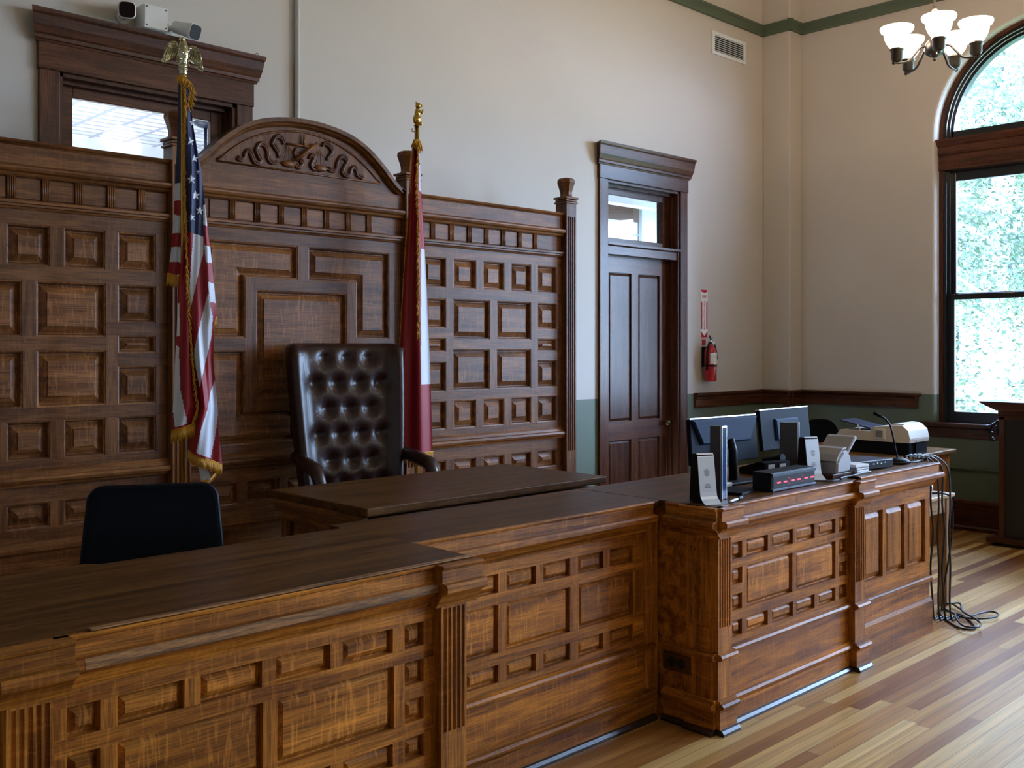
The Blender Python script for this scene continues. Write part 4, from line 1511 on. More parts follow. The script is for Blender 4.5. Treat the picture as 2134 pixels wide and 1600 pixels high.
star_base(oc_, 0.40)

lc_ = thing('leather_chair', 'tufted dark brown leather high-back chair behind the bench', 'chair', (3.46, 4.90, 0.28), math.radians(-14))
m = MB()
# padded back: a grid with pulled-in buttons
gw, gh = 28, 40
front, rear = [], []
btn = [(-0.21 + 0.14 * i + (0.07 if j % 2 else 0), 0.60 + 0.15 * j) for j in range(6) for i in range(4 if j % 2 == 0 else 3)]
btn = [(x, z) for x, z in btn if z < 1.36]
for j in range(gh + 1):
    a, b_ = [], []
    for i in range(gw + 1):
        x = -0.36 + 0.72 * i / gw
        t_ = j / gh
        z_ = 0.50 + 0.94 * t_
        narrow = 1 - 0.16 * (1 - t_) ** 1.5
        ex = max(0, (abs(x) - 0.30) / 0.06)
        ez = max(0, (z_ - 1.36) / 0.08)
        puff = 0.075 * math.sqrt(max(0, 1 - min(1, ex) ** 2)) * math.sqrt(max(0, 1 - min(1, ez) ** 2))
        dim = sum(0.045 * math.exp(-((x - bx) ** 2 + (z_ - bz_) ** 2) / 0.0016) for bx, bz_ in btn)
        wing = -0.10 * max(0, (abs(x) - 0.24) / 0.12) ** 1.5
        zz = z_ - 0.03 * min(1, ex) ** 2
        a.append(m.bm.verts.new((x * narrow, 0.10 + wing - puff + dim + 0.12 * t_, zz)))
        b_.append(m.bm.verts.new((x * narrow, 0.17 + wing * 0.8 + puff * 0.7 + 0.12 * t_, zz)))
    front.append(a)
    rear.append(b_)
for g in (front, rear):
    for j in range(gh):
        for i in range(gw):
            f_ = m.bm.faces.new((g[j][i], g[j][i + 1], g[j + 1][i + 1], g[j + 1][i]))
            f_.smooth = True
per = [(0, i) for i in range(gw)] + [(j, gw) for j in range(gh)] + [(gh, i) for i in range(gw, 0, -1)] + [(j, 0) for j in range(gh, 0, -1)]
for (j1, i1), (j2, i2) in zip(per, per[1:] + per[:1]):
    f_ = m.bm.faces.new((front[j1][i1], front[j2][i2], rear[j2][i2], rear[j1][i1]))
    f_.smooth = True
bk = m.build('backrest', 'leather', lc_, local=True)
m = MB()
for bx, bz_ in btn:
    t_ = (bz_ - 0.5) / 0.94
    m.ball((bx * (1 - 0.16 * (1 - t_) ** 1.5), 0.075 + 0.12 * t_, bz_), (0.011, 0.007, 0.011), 8)
m.build('buttons', 'leather', bk, local=True)
m = MB()
m.box(-0.29, 0.29, -0.42, 0.14, 0.42, 0.56, 0.05)
m.build('seat', 'leather', lc_, local=True)
for s_ in (-1, 1):
    m = MB()
    m.tube([(s_ * 0.33, 0.10, 0.78), (s_ * 0.345, -0.10, 0.76), (s_ * 0.345, -0.30, 0.74), (s_ * 0.34, -0.36, 0.66), (s_ * 0.32, -0.30, 0.50)], [0.035, 0.042, 0.042, 0.035, 0.03], 10)
    m.build('armrest', 'leather', lc_, local=True)
star_base(lc_, 0.43)

rc_ = thing('round_back_chair', 'black chair with a rounded back at the wooden desk in the corner', 'chair', (8.98, 4.93, 0), math.radians(-30))
ol = [(x, z + 0.52) for x, z in rounded(0.46, 0.47, 0.17, 8, 0.42)]
m = MB().slab(ol, lambda u, d, z: (u, -d + 0.5 * u * u + 0.1 * (z - 0.5), z), -0.025, 0.025, bev=0.012)
m.build('backrest', 'mesh_fabric', rc_, local=True)
MB().box(-0.23, 0.23, -0.40, 0.02, 0.42, 0.49, 0.03).build('seat', 'mesh_fabric', rc_, local=True)
MB().tube([(0, 0.0, 0.40), (0, 0.07, 0.45), (0, 0.06, 0.62)], 0.02, 8).build('back_support', 'black_plastic', rc_, local=True)
star_base(rc_, 0.42)

# ------------------------------------------------------------------ things on the back and side walls
# two cameras and their junction box above the left transom
WY = YB
jx = thing('junction_box', 'white square junction box between two cameras above the left transom', 'box', (2.58, WY, 3.545))
m = MB().box(2.506, 2.652, WY - 0.13, WY, 3.545, 3.682, 0.005)
m.build('case', 'white_plastic', jx)
m = MB().box(2.509, 2.649, WY - 0.137, WY - 0.13, 3.548, 3.679, 0.003)
lid = m.build('lid', 'white_plastic', jx)
m = MB()
for x in (2.522, 2.637):
    for z_ in (3.561, 3.667):
        m.lathe([(0.005, 0), (0.005, 0.003)], (x, WY - 0.137, z_), 8, M=Matrix.Rotation(PI / 2, 3, 'X'))
m.build('screws', 'dark_metal', lid)


def bullet_camera(base, look, label, arm):
    r_ = thing('security_camera', label, 'camera', base, group='security cameras above the left transom')
    d = Vector(look).normalized()
    Mq = d.to_track_quat('Z', 'Y').to_matrix()
    c = Vector(arm)
    m = MB()
    m.lathe([(0.038, 0), (0.041, 0.004), (0.041, 0.010), (0.034, 0.014)], base, 20, M=Matrix.Rotation(PI / 2, 3, 'X'))
    m.tube([Vector(base) + Vector((0, -0.01, 0)), Vector(base) + Vector((0, -0.045, 0)), c - d * 0.05], 0.014, 10)
    m.build('bracket', 'white_plastic', r_)
    m = MB()
    sq = [(0.026, -0.08), (0.036, -0.07), (0.039, 0.0), (0.045, 0.05), (0.048, 0.075), (0.047, 0.083), (0.042, 0.086)]
    rings = []
    for rr, zz in sq:
        ring = []
        for k in range(24):
            a = 2 * PI * k / 24
            e_ = 0.55 if zz > 0.05 else 0.85       # squarish mouth, round tail
            ca, sa = math.cos(a), math.sin(a)
            p = Vector((math.copysign(abs(ca) ** e_, ca) * rr, math.copysign(abs(sa) ** e_, sa) * rr, zz))
            ring.append(m.bm.verts.new(c + Mq @ p))
        rings.append(ring)
    for a, b_ in zip(rings, rings[1:]):
        for k in range(24):
            f_ = m.bm.faces.new((a[k], a[(k + 1) % 24], b_[(k + 1) % 24], b_[k]))
            f_.smooth = True
    m.bm.faces.new(rings[0][::-1])
    body = m.build('body', 'white_plastic', r_)
    m = MB()
    ring = []
    for k in range(24):
        a = 2 * PI * k / 24
        ca, sa = math.cos(a), math.sin(a)
        ring.append(c + Mq @ Vector((math.copysign(abs(ca) ** .55, ca) * 0.0425, math.copysign(abs(sa) ** .55, sa) * 0.0425, 0.0845)))
    for dz_ in (0.0, 0.004):
        m.face([p + d * dz_ for p in ring])
    for k in range(24):
        a, b_ = ring[k], ring[(k + 1) % 24]
        m.face([a, b_, b_ + d * 0.004, a + d * 0.004])
    m.build('lens_window', 'led_window', body)


bullet_camera((2.440, WY, 3.610), (-0.40, -0.88, -0.16), 'white security camera left of the junction box, aimed at the viewer', (2.415, WY - 0.12, 3.612))
bullet_camera((2.712, WY, 3.600), (0.36, -0.85, -0.30), 'white security camera right of the junction box, tilted down to the right', (2.760, WY - 0.120, 3.588))
q = MB().tube([(3.265, WY - 0.06, 3.541), (3.265, WY - 0.06, 3.556), (3.277, WY - 0.06, 3.567), (3.289, WY - 0.06, 3.556), (3.284, WY - 0.06, 3.545)], 0.0025, 6).build('hook', 'dark_metal')
tag(q, 'tiny wire hook on the right end of the left transom cornice', 'hook')

q = MB().tube([(3.597, WY - 0.022, 0.2), (3.597, WY - 0.022, ZC - 0.02)], 0.019, 12).build('conduit', 'cream_paint')
tag(q, 'thin painted vertical pipe on the wall above the pediment', 'pipe')

vg = thing('air_vent', 'white rectangular air grille high on the wall near the corner', 'vent', (8.63, WY, 4.73))
xa, xb, za, zb = 8.335, 8.925, 4.60, 4.83
m = MB()
for b_ in ((xa, xb, za, za + 0.035), (xa, xb, zb - 0.035, zb), (xa, xa + 0.04, za + 0.035, zb - 0.035), (xb - 0.04, xb, za + 0.035, zb - 0.035)):
    m.box(b_[0], b_[1], WY - 0.018, WY, b_[2], b_[3], 0.003)
m.build('frame', 'white_paint', vg)
MB().box(xa + 0.03, xb - 0.03, WY - 0.004, WY - 0.001, za + 0.03, zb - 0.03).build('duct', 'dark_gap', vg)
m = MB()
for k in range(8):
    z_ = za + 0.045 + (zb - za - 0.09) * k / 7
    m.face([(xa + 0.035, WY - 0.016, z_ - 0.006), (xb - 0.035, WY - 0.016, z_ - 0.006), (xb - 0.035, WY - 0.006, z_ + 0.006), (xa + 0.035, WY - 0.006, z_ + 0.006)])
    m.face([(xa + 0.035, WY - 0.0175, z_ - 0.004), (xb - 0.035, WY - 0.0175, z_ - 0.004), (xb - 0.035, WY - 0.0075, z_ + 0.008), (xa + 0.035, WY - 0.0075, z_ + 0.008)])
m.build('louvres', 'white_paint', vg)

sg = thing('extinguisher_sign', 'tall red and white FIRE EXTINGUISHER arrow sign above the extinguisher', 'sign', (8.213, WY, 1.79))
sx0, sx1, sz0, sz1 = 8.155, 8.270, 1.785, 2.262
MB().box(sx0, sx1, WY - 0.004, WY, sz0, sz1).build('plate', 'sign_white', sg)
m = MB()
sy_ = WY - 0.0046
cx_ = (sx0 + sx1) / 2
fp = lambda u, d, z: (u, WY - 0.004 - d, z)
e = 0.004
for poly in ([(sx0 + e, sz1 - e), (sx0 + e, sz1 - 0.022), (cx_, sz1 - 0.038), (sx1 - e, sz1 - 0.022), (sx1 - e, sz1 - e)],
             [(sx0 + e, sz1 - 0.115), (sx0 + e, sz0 + 0.085), (sx0 + 0.024, sz0 + 0.085), (sx0 + 0.024, sz1 - 0.13)],
             [(sx1 - e, sz1 - 0.115), (sx1 - 0.024, sz1 - 0.13), (sx1 - 0.024, sz0 + 0.085), (sx1 - e, sz0 + 0.085)],
             [(sx0 + e, sz0 + 0.068), (sx0 + e, sz0 + e), (sx1 - e, sz0 + e), (sx1 - e, sz0 + 0.068), (cx_, sz0 + 0.018)]):
    m.slab(poly[::-1] if False else poly, fp, 0.0, 0.0006)
m.build('red_arrow', 'sign_red', sg)
text_part('lettering', 'FIRE', 0.042, 'sign_red', sg, Matrix.Translation((cx_ - 8.213, -0.0048, sz1 - 0.075 - 1.79)) @ UPRIGHT)
for k, ch in enumerate('EXTINGUISHER'):
    text_part('letter', ch, 0.030, 'sign_red', sg, Matrix.Translation((cx_ - 8.213, -0.0048, sz1 - 0.128 - 0.0235 * k - 1.79)) @ UPRIGHT)

fe = thing('fire_extinguisher', 'red fire extinguisher hung on the wall under the arrow sign', 'extinguisher', (8.20, WY - 0.08, 1.36))
ec = (8.20, WY - 0.085, 0)
MB().lathe([(0.050, 1.362), (0.058, 1.366), (0.060, 1.375), (0.060, 1.640), (0.057, 1.665), (0.045, 1.690), (0.028, 1.706), (0.022, 1.72)], ec, 28).build('cylinder', 'red_enamel', fe)
m = MB()
lz0, lz1 = 1.53, 1.635
prev = None
for k in range(17):
    a = -2.55 + 1.75 * k / 16
    p = (ec[0] + 0.0612 * math.cos(a), ec[1] + 0.0612 * math.sin(a))
    if prev:
        m.face([(*prev, lz0), (*p, lz0), (*p, lz1), (*prev, lz1)], 1 if 9 <= k <= 11 else 0)
    prev = p
lb = m.build('label', ['sign_white', 'label_yellow'], fe)
m = MB()
for k in range(7):
    a0_, a1_ = -2.4, -1.65
    z_ = lz0 + 0.012 + 0.013 * k
    m.tube([(ec[0] + 0.0617 * math.cos(a), ec[1] + 0.0617 * math.sin(a), z_) for a in (a0_, (a0_ * 2 + a1_) / 3, (a0_ + 2 * a1_) / 3, a1_)], 0.0014, 4)
m.build('small_print', 'ink_grey', lb)
MB().lathe([(0.0625, 1.505), (0.0625, 1.522)], ec, 28).build('strap', 'black_plastic', fe)
m = MB()
m.lathe([(0.018, 1.715), (0.020, 1.73), (0.014, 1.74), (0.014, 1.765)], ec, 12)
m.lathe([(0.019, -0.01), (0.021, 0.008), (0.014, 0.012)], (ec[0] + 0.012, ec[1] - 0.02, 1.735), 14, M=Matrix.Rotation(PI / 2, 3, 'X'))
m.tube([(ec[0] + 0.02, ec[1], 1.755), (ec[0] + 0.055, ec[1] - 0.01, 1.765), (ec[0] + 0.075, ec[1] - 0.01, 1.785), (ec[0] + 0.05, ec[1] - 0.01, 1.80), (ec[0] + 0.03, ec[1], 1.785)], 0.004, 6)
m.build('valve', 'silver', fe)
MB().tube([(ec[0] + 0.01, ec[1], 1.765), (ec[0] - 0.02, ec[1] - 0.01, 1.79), (ec[0] - 0.045, ec[1] - 0.02, 1.805)], [0.009, 0.008, 0.006], 8).build('handle', 'navy_plastic', fe)
MB().tube([(ec[0] - 0.01, ec[1] - 0.015, 1.735), (ec[0] - 0.05, ec[1] - 0.02, 1.735), (ec[0] - 0.072, ec[1] - 0.02, 1.69), (ec[0] - 0.07, ec[1] - 0.01, 1.58), (ec[0] - 0.066, ec[1], 1.47)], 0.010, 10).build('hose', 'black_plastic', fe)
MB().tube([(ec[0] + 0.045, ec[1] - 0.02, 1.72), (ec[0] + 0.065, ec[1] - 0.02, 1.66), (ec[0] + 0.075, ec[1] - 0.02, 1.575)], [0.008, 0.010, 0.012], 8).build('nozzle', 'navy_plastic', fe)
MB().box(ec[0] - 0.03, ec[0] + 0.03, ec[1] + 0.05, WY, 1.50, 1.70, 0.004).build('wall_bracket', 'black_plastic', fe)
q = MB().box(8.178, 8.236, WY - 0.006, WY, 1.715, 1.77, 0.001).build('inspection_tag', 'sign_red')
tag(q, 'small red square tag between the arrow sign and the extinguisher', 'tag')

# ------------------------------------------------------------------ chandelier
ch = thing('chandelier', 'five-armed chandelier with glowing white bell shades hanging by the window', 'chandelier', (6.585, 2.811, 3.66))
HC = Vector((6.585, 2.811, 3.66))
m = MB()
m.lathe([(0.006, -0.085), (0.012, -0.080), (0.012, -0.070), (0.006, -0.064), (0.030, -0.056), (0.056, -0.036), (0.066, -0.006), (0.060, 0.026), (0.042, 0.05), (0.022, 0.062), (0.014, 0.09)], HC, 24)
m.build('hub', 'dark_metal', ch)
m = MB()
m.tube([HC + Vector((0, 0, 0.08)), HC + Vector((0, 0, 0.45))], 0.0075, 10)
m.lathe([(0.012, 0.235), (0.019, 0.245), (0.019, 0.262), (0.012, 0.272)], HC, 14)
m.tube([HC + Vector((0, 0, 0.45)), (HC.x, HC.y, ZC - 0.04)], 0.006, 8)
m.lathe([(0.07, 0.0), (0.06, -0.03), (0.02, -0.05)][::-1], (HC.x, HC.y, ZC - 0.001), 20)
m.build('stem', 'dark_metal', ch)
view_a = math.atan2(-HC.y, -HC.x)
for k in range(5):
    a = view_a + 0.10 + 2 * PI * k / 5
    dr = Vector((math.cos(a), math.sin(a), 0))
    at_ = lambda r_, z_: HC + dr * r_ + Vector((0, 0, z_))
    m = MB()
    m.tube(smooth_curve([at_(0.04, 0.01), at_(0.09, 0.005), at_(0.13, -0.04), at_(0.17, -0.085), at_(0.23, -0.098), at_(0.262, -0.098)], 5), 0.008, 8)
    m.ball(at_(0.270, -0.098), 0.013, 10)
    arm = m.build('arm', 'dark_metal', ch)
    c_ = at_(0.250, 0)
    MB().lathe([(0.010, -0.096), (0.030, -0.082), (0.037, -0.072), (0.037, -0.022), (0.043, -0.018), (0.045, -0.008), (0.036, -0.004)], c_, 20).build('lamp_holder', 'dark_metal', arm)
    m = MB()
    m.lathe([(0.036, -0.006), (0.050, 0.010), (0.066, 0.034), (0.077, 0.062), (0.080, 0.084), (0.081, 0.096), (0.098, 0.106), (0.106, 0.124), (0.104, 0.134), (0.097, 0.126), (0.078, 0.106), (0.071, 0.064), (0.060, 0.036), (0.034, 0.002)], c_, 32)
    m.build('lamp_shade', 'lamp_glass', arm)
    point_light('chandelier_bulb', tuple(c_ + Vector((0, 0, 0.18))), 12, (1.0, 0.74, 0.50), 0.05)

# ------------------------------------------------------------------ on the right counter
ZT = 1.0015


def monitor(loc, rz, tilt, label, w_=0.555, h_=0.325, trap=True):
    r_ = thing('monitor', label, 'monitor', loc, rz, 'monitors on the right counter')
    M = Matrix.Translation((0, 0, 0.10 + 0.0)) @ Matrix.Rotation(tilt, 4, 'X')
    m = MB().box(-w_ / 2, w_ / 2, -0.012, 0.014, 0, h_, 0.004, M=M)
    panel = m.build('panel', 'monitor_panel', r_, local=True)
    m = MB().box(-w_ / 2 - 0.001, w_ / 2 + 0.001, -0.013, 0.015, h_ - 0.004, h_ + 0.003, 0.001, M=M)
    m.build('top_edge', 'silver', panel, local=True)
    MB().box(-w_ / 2 + 0.008, w_ / 2 - 0.008, 0.0135, 0.0150, 0.014, h_ - 0.008, 0, M=M).build('screen', 'black_plastic', panel, local=True)
    pl_ = lambda u, d, z: tuple(M @ Vector((u, -d, z)))
    m = MB()
    if trap:
        m.slab([(-0.20, h_ - 0.135), (0.20, h_ - 0.135), (0.272, h_ - 0.008), (-0.272, h_ - 0.008)], pl_, 0.010, 0.030, bev=0.008)
        m.slab([(-0.21, h_ - 0.032), (0.235, h_ - 0.032), (0.235, h_ - 0.026), (-0.21, h_ - 0.026)], pl_, 0.029, 0.0315)
    else:
        m.slab(rect(-0.13, 0.13, 0.05, h_ - 0.06), pl_, 0.010, 0.028, bev=0.008)
    m.build('rear_housing', 'monitor_back', r_, local=True)
    m = MB()
    m.tube([(0, -0.055, 0.01), (0, -0.055, 0.16), (0, -0.035, 0.22)], 0.022, 10)
    m.build('stand_neck', 'black_plastic', r_, local=True)
    m = MB().box(-0.13, 0.13, -0.14, 0.06, 0.0, 0.014, 0.005)
    m.build('stand_base', 'black_plastic', r_, local=True)
    return r_


# the monitors stand low behind the counter's edge
monitor((4.42, 2.98, ZT - 0.0), math.radians(-3), math.radians(-4), 'left monitor, seen from the back, dark blue-grey with a tapered housing', h_=0.235)
monitor((5.30, 3.14, ZT - 0.0), math.radians(1), math.radians(-7), 'right monitor, seen from the back, leaning with a bright top edge', h_=0.235, trap=False)


def modem(loc, rz, label):
    r_ = thing('modem', label, 'modem', loc, rz, 'silver-backed tapered modems')
    place = lambda u, d, z: (d, u, z)
    m = MB()
    # side profile in (y, z): leans back, thick at the foot
    side = [(-0.040, 0.012), (0.050, 0.0), (0.050, 0.012), (0.034, 0.205), (0.028, 0.216), (-0.008, 0.220), (-0.016, 0.212)]
    m.slab(side, place, -0.043, 0.043, bev=0.004)
    m.build('case', 'black_plastic', r_, local=True)
    m = MB()
    pf_ = [(-0.085, 0.0), (-0.055, 0.018), (-0.046, 0.032), (-0.042, 0.05), (-0.0185, 0.205), (-0.012, 0.217), (-0.009, 0.2215), (-0.0055, 0.219), (-0.013, 0.203), (-0.037, 0.05), (-0.041, 0.034), (-0.051, 0.022), (-0.080, 0.004)]
    m.slab(pf_, place, -0.042, 0.042)
    bp = m.build('back_plate', 'silver_plate', r_, local=True)
    for block in (((0.150, .012), (0.143, .026), (0.136, .02), (0.129, .024), (0.122, .012)), ((0.085, .018), (0.078, .026), (0.071, .03))):
        m = MB()
        for z_, w_ in block:
            y_ = -0.042 + (z_ - 0.05) * (0.0235 / 0.155) - 0.0012
            m.box(-w_ / 2, w_ / 2, y_ - 0.0004, y_ + 0.0006, z_ - 0.0016, z_ + 0.0016)
        m.build('small_print', 'ink_grey', bp, local=True)
    return r_


mo = modem((3.758, 2.645, ZT), math.radians(-24), 'black modem with silver back plate, on the front corner of the right counter')
m2 = copy_tree(mo)
m2.location = (4.845, 2.735, ZT)
m2.rotation_euler[2] = math.radians(-22)
m2['label'] = 'black modem with silver back plate, right of the red digit clock'


def tower(loc, rz, h_, d_, label):
    r_ = thing('slim_tower', label, 'device', loc, rz, 'slim black towers with silver edges')
    MB().box(-0.022, 0.022, 0.0, d_, 0, h_, 0.003).build('case', 'graphite', r_, local=True)
    m = MB()
    for b_ in ((-0.024, -0.019, 0, h_), (0.019, 0.024, 0, h_), (-0.019, 0.019, h_ - 0.008, h_ + 0.001)):
        m.box(b_[0], b_[1], -0.004, 0.006, b_[2], b_[3], 0.001)
    m.build('edge_trim', 'silver', r_, local=True)
    MB().box(-0.019, 0.019, -0.001, 0.003, 0.002, h_ - 0.008).build('front_panel', 'blue_glass', r_, local=True)
    return r_


tower((3.895, 2.630, ZT), math.radians(6), 0.335, 0.060, 'tall slim black tower with silver edges beside the front modem')
tower((5.115, 2.955, ZT), math.radians(26), 0.27, 0.10, 'slim grey tower with bright edge in front of the right monitor')

# digit clock
ck = thing('digit_clock', 'long black box showing red dashes on the counter edge', 'clock', (4.44, 2.61, ZT))
cx0, cx1, cy0, cy1, cz1 = 4.250, 4.660, 2.600, 2.705, ZT + 0.090
MB().box(cx0, cx1, cy0, cy1, ZT, cz1, 0.003).build('case', 'black_plastic', ck)
MB().box(cx0 + 0.012, cx1 - 0.012, cy0 - 0.003, cy0, ZT + 0.016, cz1 - 0.022, 0.001).build('display_window', 'led_window', ck)
MB().box(cx0 + 0.002, cx1 - 0.002, cy0 - 0.008, cy0 + 0.002, cz1 - 0.020, cz1 - 0.004, 0.001).box(cx0 + 0.002, cx1 - 0.002, cy0 - 0.008, cy0 + 0.002, ZT + 0.002, ZT + 0.012, 0.001).build('bezel', 'blue_bezel', ck)
for k in range(6):
    xx = cx0 + 0.048 + k * 0.059 + (0.010 if k >= 2 else 0) + (0.010 if k >= 4 else 0)
    MB().box(xx, xx + 0.030, cy0 - 0.0042, cy0 - 0.003, ZT + 0.037, ZT + 0.0425).build('led_dash', 'led_red', ck)
for k in (2, 4):
    xx = cx0 + 0.048 + k * 0.059 - 0.014 + (0.010 if k >= 4 else 0)
    MB().box(xx, xx + 0.004, cy0 - 0.0042, cy0 - 0.003, ZT + 0.052, ZT + 0.057).box(xx, xx + 0.004, cy0 - 0.0042, cy0 - 0.003, ZT + 0.026, ZT + 0.031).build('led_colon', 'led_dim', ck)

# a pen and a tangle of leads on the near corner, papers and small things behind
pn = thing('pen', 'black and white pen lying on the front corner of the right counter', 'pen', (3.885, 2.560, ZT + 0.006), math.radians(12))
MB().tube([(-0.07, 0, 0.001), (-0.055, 0, 0.001), (0.05, 0, 0.001), (0.075, 0, 0.001)], [0.002, 0.006, 0.006, 0.005], 10).build('barrel', 'sign_white', pn, local=True)
MB().tube([(0.02, 0, 0.0012), (0.078, 0, 0.0012)], 0.0065, 10).tube([(0.075, 0, 0.009), (0.035, 0, 0.010)], 0.0015, 6).build('cap', 'ink', pn, local=True)

ps = MB()
ps.box(-0.10, 0.10, -0.07, 0.07, 0, 0.012, 0.001)
o = ps.build('notepad', 'black_plastic')
o.location, o.rotation_euler = (4.13, 2.72, ZT), (0, 0, math.radians(12))
tag(o, 'flat black pad beside the tall slim tower', 'notepad')
o = MB().box(-0.075, 0.075, -0.03, 0.03, 0, 0.022, 0.004).build('stapler_box', 'warm_white_plastic')
o.location, o.rotation_euler = (4.20, 2.86, ZT + 0.0), (0, 0, math.radians(5))
tag(o, 'small beige box behind the flat black pad', 'box')
o = MB().lathe([(0.030, 0), (0.032, 0.01), (0.030, 0.045), (0.022, 0.055)], (0, 0, 0), 20).build('tape_roll', 'warm_white_plastic')
o.location = (4.03, 2.80, ZT)
tag(o, 'round beige object half hidden by the tall slim tower', 'roll')
ph = thing('desk_phone', 'dark telephone with two bright screens behind the digit clock', 'phone', (4.86, 3.02, ZT), math.radians(-10))
MB().slab([(-0.10, 0.0), (0.09, 0.0), (0.09, 0.03), (-0.06, 0.075), (-0.10, 0.07)], lambda u, d, z: (d, u, z), -0.10, 0.10, bev=0.004).build('base', 'black_plastic', ph, local=True)
for x_ in (-0.055, 0.035):
    MB().box(x_ - 0.024, x_ + 0.024, -0.104, -0.098, 0.020, 0.060, 0.001).build('screen', 'sign_white', ph, local=True)
MB().tube([(0.085, -0.06, 0.085), (0.085, 0.0, 0.075), (0.085, 0.07, 0.06)], [0.022, 0.014, 0.022], 10).build('handset', 'black_plastic', ph, local=True)

# desktop scanner on its wooden block
sc = thing('wood_block', 'low dark wooden block under the grey scanner', 'block', (4.99, 2.67, ZT), math.radians(0))
MB().box(-0.10, 0.145, -0.045, 0.12, 0.0, 0.024, 0.002).build('block', 'mahogany_x', sc, local=True)
ds = thing('document_scanner', 'grey document scanner with its tray raised, right of the second modem', 'scanner', (5.00, 2.67, ZT + 0.0255), math.radians(3))
sp_ = [(-0.085, 0.0), (0.075, 0.0), (0.100, 0.055), (0.085, 0.10), (0.045, 0.135), (0.0, 0.128), (-0.05, 0.095), (-0.082, 0.06)]
MB().slab(sp_, lambda u, d, z: (u, -d, z), -0.12, 0.05, bev=0.010).build('body', 'grey_plastic', ds, local=True)
MB().slab([(-0.078, 0.068), (-0.048, 0.102), (0.0, 0.136), (0.045, 0.143), (0.045, 0.152), (-0.004, 0.146), (-0.056, 0.112), (-0.086, 0.075)], lambda u, d, z: (u, -d, z), -0.115, 0.045, bev=0.003).build('top_cover', 'grey_plastic', ds, local=True)
MB().slab([(0.045, 0.11), (0.062, 0.098), (0.185, 0.195), (0.180, 0.212), (0.155, 0.205)], lambda u, d, z: (u, -d, z), -0.115, 0.045, bev=0.006).build('paper_tray', 'grey_plastic', ds, local=True)

ds.scale = (0.95, 1.0, 0.88)
# books, blue-black box, microphone
for k, (c_, h_) in enumerate((('sign_white', 0.016), ('ink_grey', 0.013), ('sign_white', 0.013), ('blind', 0.012))):
    z_ = ZT + 0.001 + [0.041, 0.027, 0.013, 0.0][k]
    o = thing('book', ('white book on top of the short stack beside the scanner', 'grey book second from the top of the short stack', 'white book second from the bottom of the short stack', 'brown book at the bottom of the short stack')[k], 'book', (5.19, 2.68, z_), math.radians(-8 + 3 * k), 'books stacked beside the scanner')
    MB().box(-0.06, 0.06, -0.075, 0.075, 0, h_ - 0.001, 0.001).build('cover', c_, o, local=True)
    MB().box(-0.058, 0.058, -0.076, 0.0, 0.003, h_ - 0.004).build('pages', 'paper', o, local=True)
db = thing('amplifier_box', 'flat blue-black electronic box with small lights on the counter end', 'device', (5.46, 2.735, ZT), math.radians(-10))
MB().box(-0.17, 0.17, -0.07, 0.13, 0.004, 0.052, 0.004).build('case', 'navy_plastic', db, local=True)
MB().box(-0.165, 0.165, -0.0725, -0.070, 0.008, 0.048).build('front_plate', 'black_plastic', db, local=True)
for k in range(4):
    MB().box(-0.02 + k * 0.035, -0.008 + k * 0.035, -0.074, -0.0725, 0.030 + 0.004 * (k % 2), 0.036 + 0.004 * (k % 2)).build('indicator', 'sign_white', db, local=True)
mi = thing('microphone', 'black gooseneck microphone bending left over the counter end', 'microphone', (5.835, 2.71, ZT))
MB().lathe([(0.07, 0.0), (0.07, 0.012), (0.055, 0.026), (0.02, 0.036)], (0, 0, 0), 24).build('base', 'black_plastic', mi, local=True)
m = MB()
RX, RY = 0.7185, -0.6955
mp_ = [(0.0, 0.02), (-0.015, 0.08), (-0.030, 0.16), (-0.045, 0.220), (-0.062, 0.250), (-0.085, 0.272), (-0.100, 0.280)]
m.tube(smooth_curve([(a * RX, a * RY, z_) for a, z_ in mp_], 5), 0.0055, 8)
m.build('gooseneck', 'black_plastic', mi, local=True)
m = MB()
m.tube([(a * RX, a * RY, z_) for a, z_ in ((-0.094, 0.277), (-0.108, 0.285), (-0.138, 0.299), (-0.146, 0.303))], [0.006, 0.0095, 0.0105, 0.008], 10)
m.build('capsule', 'mesh_fabric', mi, local=True)


def lead(name, label, pts, r=0.0045, group=None):
    o_ = MB().tube(smooth_curve(pts, 7), r, 7).build(name, 'cable')
    return tag(o_, label, 'cable', group)


lead('cable', 'black lead bunched on the counter between clock and scanner', [(4.70, 2.70, 1.007), (4.74, 2.62, 1.008), (4.80, 2.575, 1.008), (4.88, 2.57, 1.008), (4.84, 2.555, 1.018), (4.90, 2.565, 1.018), (4.96, 2.56, 1.020), (5.05, 2.560, 1.022), (5.10, 2.57, 1.021), (5.20, 2.57, 1.021)])
lead('cable', 'black lead looping round the microphone base', [(5.70, 2.86, 1.008), (5.66, 2.84, 1.008), (5.68, 2.81, 1.008), (5.72, 2.815, 1.010), (5.745, 2.79, 1.010), (5.75, 2.74, 1.012), (5.74, 2.65, 1.016), (5.78, 2.615, 1.022), (5.84, 2.60, 1.022), (5.90, 2.60, 1.024)])

